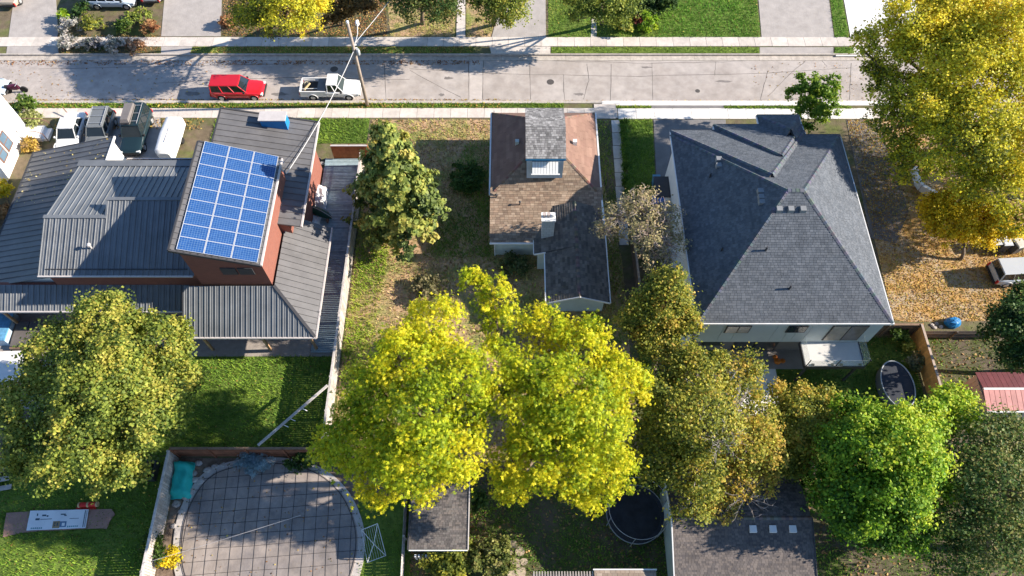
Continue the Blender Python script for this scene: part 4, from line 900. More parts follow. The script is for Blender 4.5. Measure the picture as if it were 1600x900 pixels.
a, c = Vector(g3(125, 789, .22)), Vector(g3(151, 788, .22)); MB().tube([a, a.lerp(c, .46)], .16, 12).build('roller', rm, rl); MB().tube([a.lerp(c, .54), c], .16, 12).build('roller', rm, rl)
for t in (-.03, .5, 1.03): p = a.lerp(c, t); q = (c-a).normalized(); MB().tube([p-q*.06, p+q*.06], .175, 12).build('end_disc', wd_, rl)
MB().beam(Vector(g3(119, 796, .05)), Vector(g3(150, 795, .05)), .25, .08).build('tray', rm, rl)
# things on the patio by the left edge
tb = thing('hot_tub', 'hot tub with blue cover at the far left of the patio', 'hot tub', g3(2, 505)); Rr = gp([(-40, 488), (22, 488), (6, 532), (-60, 532)], .9)
MB().prism(Rr, 0, .8).build('shell', mat('tub_shell', (.35, .45, .55), .5, .1), tb); MB().prism(grow(Rr, 1.0), .8, .9).build('cover', mat('tub_blue', (.12, .32, .52), .35, .25, 4), tb)
sf = thing('sectional_cover', 'brown folded spa cover lying on patio left of the maple', 'cover', g3(45, 522)); 
for q in ([(27, 502), (46, 502), (36, 541), (15, 541)], [(47, 502), (68, 502), (60, 541), (37, 541)]): MB().prism(gp(q, .5), .35, .5).build('panel', mat('brown_vinyl', (.13, .115, .11), .5, .1), sf)
MB().prism(gp([(24, 508), (64, 508), (58, 546), (16, 546)], .2), .03, .35).build('base', brown, sf)
ct = thing('concrete_slab', 'white concrete pad at the left edge behind the maple', 'concrete pad', g3(20, 575)); MB().prism(gp([(-30, 552), (54, 548), (48, 596), (-30, 598)]), .02, .12).build('slab', white_c, ct)
pt = thing('parasol', 'bright blue patio parasol glimpsed under the maple', 'parasol', g3(100, 640)); c = g3(100, 640, 2.3); MB().lathe([(1.6, 0), (.8, .35), (.05, .6)], c, 8).build('canopy', mat('blue_canvas', (.01, .20, .48), .6, .1), pt); MB().tube([(c[0], c[1], 0), (c[0], c[1], 2.8)], .03, 6).build('pole', gut, pt)
for i, (px, py) in enumerate(((205, 605), (240, 616))):
    ch_ = thing('patio_chair', ('white patio chair nearest the lawn, half hidden by the maple', 'white patio chair beside the blue parasol under the maple')[i], 'chair', g3(px, py)); x, y = g(px, py)
    MB().box(x-.28, x+.28, y-.28, y+.28, .4, .46).build('seat', trim, ch_); MB().box(x-.28, x-.23, y-.28, y+.28, .46, .95).build('backrest', trim, ch_)
    for sx in (-.25, .21):
        for sy in (-.25, .21): MB().box(x+sx, x+sx+.04, y+sy, y+sy+.04, .02, .4).build('leg', trim, ch_)
sheet('patio', gp([(60, 560), (262, 556), (275, 640), (40, 690)]), mat('patio_pavers', (.33, .29, .26)), .034)
tr_ = thing('storage_crate', 'dark open-topped crate against the grey fence', 'crate', g3(241, 738))
x, y = g(241, 738)
for a in ((-.3, .3, -.62, -.56), (-.3, .3, .56, .62), (-.3, -.24, -.56, .56), (.24, .3, -.56, .56)): MB().box(x+a[0], x+a[1], y+a[2], y+a[3], .02, .75).build('side', dtrim, tr_)
MB().box(x-.24, x+.24, y-.56, y+.56, .02, .1).build('bottom', dtrim, tr_)
st = thing('timber_steps', 'weathered timber steps at the left edge below the maple', 'steps', g3(5, 740))
for i in range(4): piece('tread', oldw, st, (*g(-2+i*2, 725+i*13), .45-.1*i), (1.3, .32, .06), .2)
piece('stringer', brown, st, (*g(0, 745), .2), (.08, 1.6, .3), .2)

# ------------------------------------------------------------------ sheds, garage, trampolines
sd = thing('garden_shed', 'shed with grey-brown shingled roof below the left yellow tree', 'shed', (-4.5, 10, 0)); SH = [(.13, .115, .11), (.16, .145, .135), (.105, .095, .09), (.18, .155, .14)]
shingle([(-6.25, 8.2, 2.35), (-2.7, 8.2, 2.35), (-2.7, 12.5, 2.75), (-6.25, 12.5, 2.75)], sd, brn, SH, .2, .12, seed=61, jit=.1)
MB().box(-6.05, -2.9, 8.45, 12.3, 0, 2.3).build('wall', mat('shed_boards', (.20, .16, .13), .85, .2), sd); MB().beam((-2.66, 8.15, 2.35), (-2.66, 12.5, 2.76), .06, .14).build('fascia', gut, sd); MB().beam((-6.3, 8.15, 2.35), (-6.3, 12.5, 2.76), .1, .18).build('fascia', dtrim, sd)
MB().beam((-6.25, 8.12, 2.33), (-2.7, 8.12, 2.33), .06, .14).build('fascia', trim, sd)
for i in range(7): MB().box(-6.05+i*.22, -5.95+i*.22, 7.95, 8.1, .02, 1.1).build('picket', trim, sd)
fence('side_fence', 'thin pale fence left of the garden shed', (-6.95, 14.4), (-6.75, 4), 1.2, silver, .16, .02, 2.4, 1)
pg = thing('pergola', 'slatted pergola with tan roof panel at the bottom edge', 'pergola', (4.5, 5.4, 0)); slat = mat('pergola_slat', (.36, .32, .29), .85, .2, 3, rndv=.1)
x0 = g(832, 890, 2.5)[0]; x1 = g(928, 890, 2.5)[0]; x2 = g(1024, 890, 2.5)[0]
for i in range(22): piece('slat', slat, pg, (x0+(x1-x0)*(i+.5)/22, 5.3, 2.5), (.075, 3.2, .09))
shingle([(x1, 3.6, 2.3), (x2, 3.6, 2.3), (x2, 6.95, 2.62), (x1, 6.95, 2.62)], pg, brn, [(.27, .21, .165), (.31, .25, .20)], .3, .16, seed=63)
MB().box(x1-.06, x2+.06, 6.95, 7.02, 2.45, 2.68).build('fascia', trim, pg)
for z, y in ((2.38, 6.7), (2.38, 4.0)): MB().box(x0, x1, y-.06, y+.06, z-.1, z+.06).build('beam', slat, pg)
for x in (x0+.1, x1-.1, x2-.15):
    for y in (4.1, 6.7): MB().box(x-.06, x+.06, y-.06, y+.06, 0, 2.3).build('post', slat, pg)
gr = thing('garage', 'low garage with brown shingled gable roof at the lower right', 'garage', (13.6, 8, 0)); GB = [(.125, .108, .102), (.15, .128, .118), (.105, .092, .09), (.16, .135, .122)]
gx0, gx1, gyr, gye, gyf = 9.5, 17.8, 9.65, 12.4, 3.2
shingle([(gx0, gyf, 2.2), (gx1, gyf, 2.2), (gx1, gyr, 4.2), (gx0, gyr, 4.2)], gr, brn, GB, .2, .12, seed=65, jit=.1); shingle([(gx1, gye, 3.3), (gx0, gye, 3.3), (gx0, gyr, 4.2), (gx1, gyr, 4.2)], gr, brn, SH, .2, .12, seed=66, jit=.1); caps(((gx0, gyr, 4.2), (gx1, gyr, 4.2)), gr, brn, GB, 4, .26)
P = [(gyf+.3, 0), (gye-.3, 0), (gye-.3, 3.3), (gyr, 4.05), (gyf+.3, 2.2)]; mb = MB(); n_ = 5
mb.faces([(gx0+.25, y, z) for y, z in P]+[(gx1-.25, y, z) for y, z in P], [tuple(range(n_)), tuple(range(2*n_-1, n_-1, -1))]+[(i, (i+1) % n_, n_+(i+1) % n_, n_+i) for i in range(n_)]); mb.build('wall', mat('pale_green_boards', (.42, .48, .44), .8, .1), gr)
MB().beam((gx0-.03, gyf, 2.2), (gx0-.03, gyr, 4.2), .06, .16).build('fascia', trim, gr); MB().beam((gx0-.03, gyr, 4.2), (gx0-.03, gye, 3.3), .06, .16).build('fascia', trim, gr); MB().beam((gx1+.03, gyf, 2.2), (gx1+.03, gyr, 4.2), .06, .16).build('fascia', dtrim, gr)
for px in (1176, 1207, 1238):
    z = 3.9
    for _ in range(6): x, y = g(px, 827, z); z = 2.2+(y-gyf)*2/(gyr-gyf)
    MB().box(x-.2, x+.2, y-.2, y+.2, z-.15, z+.16).build('roof_vent', trim, gr)
def trampoline(label, px, py, rx, ry, z, net, seed):
    x, y = g(px, py, z); t = thing('trampoline', label, 'trampoline', (x, y, 0)); n = 40; steel = mat('galvanised_tube', (.42, .44, .46), .4, .1, metal=.4)
    ring = lambda k, zz, w=1: [(x+rx*k*math.cos(2*math.pi*i/n), y+ry*k*math.sin(2*math.pi*i/n), zz) for i in range(n+1)]
    MB().tube(ring(1, z), .04, 6).build('frame', steel, t)
    MB().prism([(a, b_) for a, b_, _ in ring(.86, 0)[:-1]], z-.012, z).build('mat', mat('jump_mat', (.022, .026, .036), .6, .4, 1.6), t)
    pd = MB(); o1, o2 = ring(1.0, z+.03), ring(.86, z+.02)
    for i in range(n): pd.poly([o2[i], o1[i], o1[i+1], o2[i+1]])
    pd.build('pad', mat('pad_dark', (.03, .035, .05), .6, .15), t)
    for i in range(6):
        a = 2*math.pi*(i+.3)/6; px_, py_ = x+rx*1.03*math.cos(a), y+ry*1.03*math.sin(a)
        MB().tube([(px_, py_, 0), (px_, py_, z)], .03, 6).build('leg', steel, t)
        if net: MB().tube([(px_, py_, z), (px_, py_, z+1.7)], .025, 6).build('net_pole', steel, t)
    if net:
        MB().tube(ring(1.03, z+1.7), .018, 5).build('net_rim', steel, t)
        nm = bpy.data.materials.get('net_mesh') or bpy.data.materials.new('net_mesh'); nm.use_nodes = True; bb = nm.node_tree.nodes['Principled BSDF']; bb.inputs['Base Color'].default_value = (.02, .02, .025, 1); bb.inputs['Alpha'].default_value = .25
        nb = MB(); a_, c_ = ring(1.03, z), ring(1.03, z+1.7)
        for i in range(n): nb.poly([a_[i], a_[i+1], c_[i+1], c_[i]])
        nb.build('net', nm, t)
    return t
trampoline('round netted trampoline in the shade left of the garage', 993, 803, 1.85, 1.85, .8, True, 1)
ov = thing('covered_pool', 'dark oval above-ground pool cover in the shaded rear lawn', 'pool', g3(1403, 598)); x, y = g(1403, 600, .9); n = 40; E_ = lambda k, kk=1: [(x+1.12*k*math.cos(2*math.pi*i/n), y+1.75*k*math.sin(2*math.pi*i/n)) for i in range(n)]
MB().prism(E_(1), 0, .86).build('wall', mat('pool_side', (.16, .18, .20), .5, .1), ov); MB().prism(E_(.96), .86, .885).build('cover', mat('cover_dark', (.022, .027, .04), .55, .2, 2, .1), ov); MB().tube([(a, b_, .9) for a, b_ in E_(1)+E_(1)[:1]], .045, 6).build('rim', mat('rim_grey', (.42, .44, .46), .4), ov)

# ------------------------------------------------------------------ right-hand lot
rs = thing('red_shed', 'small metal shed with red ribbed roof at the right edge', 'shed', (33.2, 18.6, 0)); redm = mat('red_roof_sheet', (.15, .04, .045), .55, .2, 2, rndv=.12); sidem = mat('pink_beige_siding', (.45, .36, .31), .8, .1, rndv=.06)
for i in range(14): piece('roof_sheet', redm, rs, (32.0+i*.36, 19.25, 2.25), (.34, 1.25, .03), R=Matrix.Rotation(math.radians(-12), 3, 'X') @ Matrix.Identity(3))
for i in range(14): piece('roof_sheet', mat('pink_roof_sheet', (.50, .22, .20), .45, .15, rndv=.15), rs, (32.0+i*.36, 17.85, 2.2), (.33, 1.5, .03), R=Matrix.Rotation(math.radians(14), 3, 'X'))
MB().box(31.85, 37, 18.48, 18.62, 2.28, 2.42).build('ridge', trim, rs); MB().box(32.0, 37, 17.2, 19.7, 0, 2.0).build('wall', sidem, rs); MB().box(31.8, 37, 17.0, 17.1, 1.92, 2.06).build('fascia', trim, rs)
for i in range(7): piece('siding_board', sidem, rs, (31.93, 17.4+i*.36, 1.0), (.04, .34, 2.0))
bluetarp = thing('tarp_bundle', 'blue tarp bundle lying behind the low dark fence', 'tarp', g3(1487, 505)); x, y = g(1487, 506); mb = MB(); n = 12
V = [(x+.55*r_*math.cos(6.283*j/n)*rnd.uniform(.85, 1.15), y+.42*r_*math.sin(6.283*j/n)*rnd.uniform(.85, 1.15), z+rnd.uniform(-.03, .03)) for r_, z in ((1.05, .03), (1, .3), (.7, .55), (.25, .62)) for j in range(n)]
mb.faces(V, [(k_*n+j, k_*n+(j+1) % n, (k_+1)*n+(j+1) % n, (k_+1)*n+j) for k_ in range(3) for j in range(n)]+[tuple(3*n+j for j in range(n))]); mb.build('tarp', mat('blue_tarp', (.02, .20, .48), .45, .2, 5, .3), bluetarp)
for i, (px, py) in enumerate(((1456, 508), (1460, 512), (1463, 506), (1470, 511))): rock(px, py, .17, ('leftmost pale stone beside the blue tarp', 'lowest pale stone beside the blue tarp', 'uppermost pale stone beside the blue tarp', 'pale stone touching the blue tarp')[i], 90+i, group='stones beside the blue tarp')
binm = {'grey': mat('bin_grey', (.10, .105, .115), .5, .1), 'blue': mat('bin_blue', (.02, .10, .36), .45, .1), 'green': mat('bin_green', (.02, .14, .08), .5, .1), 'lblue': mat('bin_pale_blue', (.12, .28, .40), .5, .1)}
def bin_(label, px, py, m, lid, rz=0, s=1.0, group=None):
    x, y = g(px, py); t = thing('wheelie_bin', label, 'bin', (x, y, 0.02), rz, group)
    w, d_, h = .3*s, .36*s, 1.0*s; A = [(-w*.8, -d_*.8, .06), (w*.8, -d_*.8, .06), (w*.8, d_*.8, .06), (-w*.8, d_*.8, .06), (-w, -d_, h), (w, -d_, h), (w, d_, h), (-w, d_, h)]
    MB().faces(A, [(3, 2, 1, 0), (4, 5, 6, 7), (0, 1, 5, 4), (1, 2, 6, 5), (2, 3, 7, 6), (3, 0, 4, 7)]).build('body', m, t, world=False)
    MB().faces([(-w*1.08, -d_*1.1, h), (w*1.08, -d_*1.1, h), (w*1.08, d_*1.12, h), (-w*1.08, d_*1.12, h), (-w*.9, -d_*.9, h+.07), (w*.9, -d_*.9, h+.07), (w*.9, d_*.95, h+.1), (-w*.9, d_*.95, h+.1)], [(4, 5, 6, 7), (0, 1, 5, 4), (1, 2, 6, 5), (2, 3, 7, 6), (3, 0, 4, 7), (3, 2, 1, 0)]).build('lid', lid, t, world=False)
    MB().tube([(-w, d_*1.15, h-.02), (w, d_*1.15, h-.02)], .025, 6).build('handle', m, t, world=False)
    for sx in (-1, 1): MB().tube([(sx*w*.75, d_*.8, .1), (sx*w*.95, d_*.8, .1)], .1, 10).build('wheel', dtrim, t, world=False)
    return t
lidw = mat('lid_pale', (.55, .56, .57), .5, .08)
bin_('grey bin with pale lid, leftmost of three beside the yellow bush', 1543, 388, binm['grey'], lidw, .1, 1.15)
bin_('grey bin with pale lid, middle one of three beside the yellow bush', 1560, 389, binm['grey'], lidw, .05, 1.15)
bin_('grey bin with cream lid, rightmost of three beside the yellow bush', 1580, 392, binm['grey'], mat('lid_cream', (.5, .47, .4), .5), .25, 1.15)
bin_('pale blue bin standing on the grass beside the large house', 1023, 291, binm['lblue'], binm['lblue'], 0, 1.0)
bin_('dark green bin in front of the pale blue bin', 1025, 301, binm['green'], binm['green'], 0, .85)
bx = thing('recycling_box', 'wide bright blue recycling box by the side wall', 'box', g3(1027, 317)); x, y = g(1027, 319); MB().prism([(x-.45, y-.35), (x+.4, y-.35), (x+.4, y+.4), (x-.45, y+.4)], .02, .55).build('body', binm['blue'], bx); MB().prism([(x-.5, y-.4), (x+.45, y-.4), (x+.45, y+.45), (x-.5, y+.45)], .55, .64).build('lid', mat('lid_blue', (.03, .16, .52), .4), bx)
pk = thing('pumpkins', 'orange pumpkins at the corner of the rear landing', 'pumpkin', g3(1213, 566)); x, y = g(1213, 567)
for i, (dx, dy, r) in enumerate(((0, 0, .24), (.4, .05, .18), (-.1, .35, .17))):
    p = MB(); n = 12; prof = [(.4, 0), (.95, .35), (1, .75), (.7, 1.15), (.15, 1.25)]
    V = [(x+dx+r*q*math.cos(6.283*j/n)*(1+.06*(j % 2)), y+dy+r*q*math.sin(6.283*j/n)*(1+.06*(j % 2)), .125+r*z*1.1) for q, z in prof for j in range(n)]
    p.faces(V, [(k_*n+j, k_*n+(j+1) % n, (k_+1)*n+(j+1) % n, (k_+1)*n+j) for k_ in range(4) for j in range(n)]+[tuple(4*n+j for j in range(n))]).build('pumpkin', mat('pumpkin_skin', (.55, .16, .02), .5, .15), pk)
    MB().tube([(x+dx, y+dy, .12+r*1.3), (x+dx+.03, y+dy, .12+r*1.8)], .025, 5).build('stalk', brown, pk)
# low wall corner under the big yellow tree
lw = thing('garden_wall', 'low pale garden wall with a bend under the big yellow tree', 'wall', g3(1432, 290)); wp = gp([(1425, 268), (1431, 290), (1436, 297), (1462, 312)])
for a, c in zip(wp[:-1], wp[1:]): MB().beam((*a, .35), (*c, .35), .28, .7).build('wall_block', white_c, lw)
# flagstones
fs_ = tag(bpy.data.objects.new('path', None), kind='structure'); link(fs_); ORIG[fs_.name] = (0, 0, 0); flag = mat('flagstone', (.42, .34, .25), .9, .2, 3, .3, rndv=.2)
for i, (px, py, r) in enumerate(((802, 850, .3), (812, 862, .36), (806, 880, .34), (818, 878, .28), (814, 895, .36), (800, 897, .3), (796, 866, .26))):
    x, y = g(px, py); P = [(x+r*math.cos(6.283*j/7)*rnd.uniform(.75, 1.1), y+r*math.sin(6.283*j/7)*rnd.uniform(.75, 1.1)) for j in range(7)]; MB().prism(P, 0, .07).build('flagstone', flag, fs_)

# ------------------------------------------------------------------ things on the deck
DL_ = ['dark stone topmost but one in the heap on the deck', 'pale stone at the upper right of the heap on the deck', 'pale stone in the middle left of the heap on the deck', 'dark stone at the right of the heap on the deck', 'pale stone lowest in the heap on the deck', 'pale stone nearest the orange fence in the deck heap', 'dark stone rightmost in the heap on the deck']
for i, (px, py, r) in enumerate(((497, 250, .3), (503, 256, .25), (496, 262, .28), (505, 266, .22), (499, 271, .25), (493, 245, .2), (509, 250, .2))): rock(px, py, r, DL_[i], 120+i, stone if i % 3 else mat('dark_stone', (.13, .10, .10), .9, .2), 'stones heaped on the deck')
tp = thing('white_tarp', 'crumpled white tarp over goods on the deck by the brick wall', 'tarp', g3(498, 310)); T = gp([(492, 283), (511, 290), (508, 322), (486, 320)], .7); mb = MB(); nx, ny = 7, 9; V = []
for j in range(ny+1):
    for i in range(nx+1):
        u_, v_ = i/nx, j/ny; e = min(u_, 1-u_, v_, 1-v_); V.append(((T[0][0]*(1-u_)+T[1][0]*u_)*(1-v_)+(T[3][0]*(1-u_)+T[2][0]*u_)*v_+rnd.uniform(-.05, .05), (T[0][1]*(1-u_)+T[1][1]*u_)*(1-v_)+(T[3][1]*(1-u_)+T[2][1]*u_)*v_+rnd.uniform(-.05, .05), (.32 if e == 0 else .8+rnd.uniform(-.1, .1))))
mb.faces(V, [(j*(nx+1)+i, (j+1)*(nx+1)+i, (j+1)*(nx+1)+i+1, j*(nx+1)+i+1) for j in range(ny) for i in range(nx)]).build('tarp', mat('white_tarp', (.78, .78, .77), .5, .05), tp)
tp2 = thing('white_tarp', 'second white tarp on the deck below the green canoe', 'tarp', g3(490, 345)); T = gp([(481, 332), (502, 338), (496, 358), (478, 350)], .5); mb = MB(); V = []
for j in range(7):
    for i in range(7):
        u_, v_ = i/6, j/6; e = min(u_, 1-u_, v_, 1-v_); V.append(((T[0][0]*(1-u_)+T[1][0]*u_)*(1-v_)+(T[3][0]*(1-u_)+T[2][0]*u_)*v_+rnd.uniform(-.04, .04), (T[0][1]*(1-u_)+T[1][1]*u_)*(1-v_)+(T[3][1]*(1-u_)+T[2][1]*u_)*v_+rnd.uniform(-.04, .04), (.3 if e == 0 else .6+rnd.uniform(-.08, .08))))
mb.faces(V, [(j*7+i, (j+1)*7+i, (j+1)*7+i+1, j*7+i+1) for j in range(6) for i in range(6)]).build('tarp', MATS['white_tarp'], tp2)
cn = thing('canoe', 'dark green canoe lying across the deck beside the white tarps', 'canoe', g3(498, 333)); a, c = Vector(g3(480, 322, .85)), Vector(g3(519, 341, .75)); mb = MB(); N = 10; u_ = (c-a); L = u_.length; u_.normalize(); sd_ = Vector((-u_.y, u_.x, 0)); V = []
for k_ in range(N+1):
    t = k_/N; w = .36*math.sin(math.pi*min(max(t, .02), .98))**.6; p = a.lerp(c, t)
    for s_, z in ((-1, 0), (-.75, .22), (0, .34), (.75, .22), (1, 0)): V.append(tuple(p+sd_*w*s_+Vector((0, 0, z*(.3+.7*math.sin(math.pi*t))))))
mb.faces(V, [(k_*5+j, k_*5+j+1, (k_+1)*5+j+1, (k_+1)*5+j) for k_ in range(N) for j in range(4)]).build('hull', mat('canoe_green', (.02, .07, .045), .4, .15), cn, smooth=True); MB().tube([Vector(V[k_*5+2])+Vector((0, 0, .01)) for k_ in range(N+1)], .02, 5).build('keel', gut, cn)
for t in (.2, .8): p = a.lerp(c, t); MB().box(p.x-.06, p.x+.06, p.y-.4, p.y+.4, .29, p.z-.01).build('cradle', brown, cn)

# ------------------------------------------------------------------ utility pole and service cables
wood_p = mat('pole_wood', (.34, .28, .23), .9, .25, 5, .3)
up_ = thing('utility_pole', 'tall wooden utility pole on the verge beside the white pickup', 'utility pole', (-12.85, 46.35, 0)); px_, py_ = -12.85, 46.35
MB().tube([(px_, py_, -.1), (px_, py_, 5), (px_, py_, 9.2)], [.16, .14, .11], 12).build('pole', wood_p, up_, smooth=True); MB().lathe([(.12, 0), (.12, .15), (.05, .2)], (px_, py_, 9.15), 10).build('pole_cap', trim, up_)
MB().tube([(px_, py_, 6.6), (px_+.45, py_+.5, 7.6), (px_+.5, py_+.9, 8.2)], .04, 6).build('lamp_arm', trim, up_); MB().lathe([(.05, 0), (.16, .1), (.15, .35), (.06, .45)], (px_+.5, py_+.95, 8.1), 10, sy=1.6).build('lamp_head', trim, up_)
for z in (6.9, 6.6, 6.1): MB().tube([(px_+.1, py_, z), (px_+.3, py_+.05, z)], .05, 6).build('insulator', trim, up_)
MB().lathe([(.15, 0), (.17, .3), (.12, .55)], (px_+.3, py_-.05, 6.0), 10).build('junction_box', mat('box_grey', (.4, .42, .43), .5), up_)
def cable(label, pts, sag, r=.02, m=None, n=14):
    a, c = Vector(pts[0]), Vector(pts[1]); P = [a.lerp(c, t/n)-Vector((0, 0, sag*4*(t/n)*(1-t/n))) for t in range(n+1)]
    o = MB().tube(P, r, 5).build('service_cable', m or mat('cable_grey', (.55, .55, .55), .6, .05)); return tag(o, label, 'cable')
cable('pale service cable from the pole to the black roof', ((px_, py_, 6.4), g3(447, 272, 6.2)), .5, .028)
cable('thin cable beside the pale service cable to the black roof', ((px_, py_, 6.1), g3(443, 262, 6.4)), .6, .012, dtrim)
cable('pale cable from the pole across the street', ((px_, py_, 6.9), (-5.0, 66, 6.5)), .5, .024)
ms = thing('service_mast', 'thin pale service mast on the tower eave by the solar panels', 'mast', (-16.3, 33, 7.7)); MB().tube([(-16.3, 33.0, 7.5), (-16.3, 33.0, 8.6)], .05, 6).build('mast', gut, ms); MB().tube([(-16.3, 33.0, 8.5), (-16.1, 33.0, 8.65), (-15.95, 33.0, 8.5)], .04, 6).build('weatherhead', gut, ms)
cable('dark wire crossing above the pool cover', (g3(225, 880, 1.9), g3(470, 805, 3.2)), .1, .012, gut)

# ------------------------------------------------------------------ vehicles
tyre = mat('tyre', (.02, .02, .02), .8, .1); rim = mat('alloy', (.45, .46, .47), .35, .1, metal=.5); cglass = glassmat('car_glass', (.018, .025, .03), .05, .7); lampw = mat('headlamp', (.70, .72, .72), .15, .05); lampr = mat('tail_lamp', (.40, .02, .02), .25, .1); blackp = mat('black_plastic', (.03, .03, .032), .6, .1)
def paint(name, c):
    m = mat(name, c, .28, .04, .8, spec=.5); m.node_tree.nodes['Principled BSDF'].inputs['Coat Weight'].default_value = .5; return m
def loft(st, name, m, parent, smooth=True):
    """st: (x, half width, z bottom, z shoulder, z top, top inset)"""
    mb = MB(); V = []
    for x, hw, zb, zs, zt, ti in st:
        s = [(-hw*.93, zb), (-hw, zb+.18), (-hw, zs), (-hw*.97, zs+(zt-zs)*.6), (-hw*ti, zt), (-hw*ti*.5, zt+.02), (hw*ti*.5, zt+.02), (hw*ti, zt), (hw*.97, zs+(zt-zs)*.6), (hw, zs), (hw, zb+.18), (hw*.93, zb)]
        V += [(x, y, z) for y, z in s]
    n = 12; k = len(st)
    mb.faces(V, [(i*n+j, i*n+(j+1) % n, (i+1)*n+(j+1) % n, (i+1)*n+j) for i in range(k-1) for j in range(n)]+[tuple(range(n-1, -1, -1)), tuple((k-1)*n+j for j in range(n))])
    o = mb.build(name, m, parent, world=False)
    if smooth:
        me = o.data; me.polygons.foreach_set('use_smooth', [True]*len(me.polygons))
        try: me.set_sharp_from_angle(angle=math.radians(38))
        except Exception: pass
    return o
def vehicle(name, label, px, py, rz, L, W, Ht, col, kind='suv', rack=False, cat='car', xy=None, z=None):
    x, y = xy or g(px, py); z0 = -.118 if z is None else z; t = thing(name, label, cat, (x, y, z0), rz); hw = W/2; f, r = L/2, -L/2; bt = .98 if kind != 'sedan' else .86; hd = bt-.06
    if kind == 'pickup': ca, cf = -.03*L, .24*L
    elif kind == 'suv': ca, cf = r+.12, .20*L
    elif kind == 'sedan': ca, cf = r+.75, .20*L
    else: ca, cf = r+.1, f-.9
    if kind == 'pickup':
        loft([(ca-.12, hw*.97, .38, bt-.12, bt, .92), (cf, hw*.98, .36, bt-.12, bt, .92), (cf+.1, hw*.97, .36, hd-.1, hd, .86), (f-.35, hw*.95, .36, hd-.16, hd-.05, .84), (f-.1, hw*.88, .4, hd-.25, hd-.15, .84), (f, hw*.8, .45, hd-.35, hd-.25, .9)], 'body', col, t)
        b0, b1 = r+.04, ca-.14; inner = mat('bed_liner', (.055, .058, .065), .7, .15)
        for a in ((b0, b1, hw*.86, hw*.97), (b0, b1, -hw*.97, -hw*.86)): MB().box(*a, .45, 1.08).build('bed_side', col, t, world=False)
        MB().box(b0-.05, b0+.04, -hw*.86, hw*.86, .5, 1.06).build('tailgate', col, t, world=False); MB().box(b0+.04, b1, -hw*.86, hw*.86, .62, .68).build('bed_floor', inner, t, world=False)
        MB().box(b1-.75, b1-.02, -hw*.84, hw*.84, .95, 1.12).build('bed_cover', mat('bed_cover_grey', (.16, .17, .19), .6), t, world=False)
        for yy in (hw*.62, -hw*.62): MB().beam((b0+.1, yy, 1.1), (b1-.75, yy*.9, 1.12), .05, .05).build('bed_rail', trim, t, world=False)
        MB().tube([(b0+.3, -.35, .8), (b0+.75, .3, .95)], .1, 8).build('load', mat('load_tan', (.45, .36, .2), .8), t, world=False); MB().lathe([(.2, 0), (.24, .2), (.12, .34)], (b0+.5, .25, .68), 10).build('load', blackp, t, world=False); MB().lathe([(.16, 0), (.18, .12), (.1, .2)], (b0+.35, .5, .68), 9).build('load', mat('load_pale', (.6, .55, .4), .8), t, world=False)
    else:
        loft([(r, hw*.84, .48, bt-.3, bt-.22, .9), (r+.08, hw*.93, .38, bt-.15, bt-.02, .92), (r+.5, hw, .33, bt-.12, bt, .92), (cf, hw, .33, bt-.12, bt, .92), (cf+.12, hw*.99, .33, hd-.1, hd, .86), (f-.4, hw*.95, .34, hd-.17, hd-.07, .84), (f-.12, hw*.88, .38, hd-.27, hd-.17, .84), (f, hw*.78, .44, hd-.38, hd-.28, .9)], 'body', col, t)
    # cabin: glass block, painted roof, pillars
    ra, rf = (ca+.05, cf-.62) if kind in ('suv', 'pickup') else (ca+.55, cf-.75); 
    if kind == 'pickup': rf = cf-.55
    wb, wt = hw*.90, hw*.74; B = [(ca, -wb), (cf, -wb), (cf, wb), (ca, wb)]; T = [(ra, -wt), (rf, -wt), (rf, wt), (ra, wt)]
    gl = MB().faces([(a, b_, bt-.02) for a, b_ in B]+[(a, b_, Ht-.07) for a, b_ in T], [(0, 1, 5, 4), (1, 2, 6, 5), (2, 3, 7, 6), (3, 0, 4, 7), (4, 5, 6, 7), (3, 2, 1, 0)]).build('glazing', cglass, t, world=False)
    rb_ = [(ra-.04, -wt-.03), (rf+.02, -wt-.03), (rf+.08, -wt*.6), (rf+.08, wt*.6), (rf+.02, wt+.03), (ra-.04, wt+.03)]
    n_ = 6; ins = [(a*.97+(.03*(ra+rf)/2), b_*.9) for a, b_ in rb_]
    MB().faces([(a, b_, Ht-.09) for a, b_ in rb_]+[(a, b_, Ht-.03) for a, b_ in rb_]+[(a, b_, Ht) for a, b_ in ins], [tuple(range(5, -1, -1)), tuple(range(12, 18))]+[(i, (i+1) % 6, 6+(i+1) % 6, 6+i) for i in range(6)]+[(6+i, 6+(i+1) % 6, 12+(i+1) % 6, 12+i) for i in range(6)]).build('roof', col, t, world=False)
    for s in (-1, 1):
        ps = [((ca, s*wb, bt-.02), (ra, s*wt, Ht-.06), .09), ((cf, s*wb, bt-.02), (rf, s*wt, Ht-.06), .06)]
        mids = [.48] if kind in ('pickup', 'sedan') else ([.33, .66] if kind == 'suv' else [.3, .55, .78])
        for mm in mids: ps.append(((ca+(cf-ca)*mm, s*wb*1.003, bt-.02), (ra+(rf-ra)*mm, s*wt*1.01, Ht-.06), .07))
        for a, c, w in ps: MB().beam(a, c, w, .05).build('pillar', col, t, world=False)
        MB().box(cf-.25, cf-.1, s*hw*1.0 if s > 0 else -hw*1.14, s*hw*1.14 if s > 0 else -hw*1.0, bt, bt+.15).build('mirror', blackp if kind != 'sedan' else col, t, world=False)
        for i, mm in enumerate(mids[:2]): MB().box(ca+(cf-ca)*mm+.12, ca+(cf-ca)*mm+.27, s*hw*.995-.02, s*hw*.995+.02, bt-.2, bt-.15).build('door_handle', blackp, t, world=False)
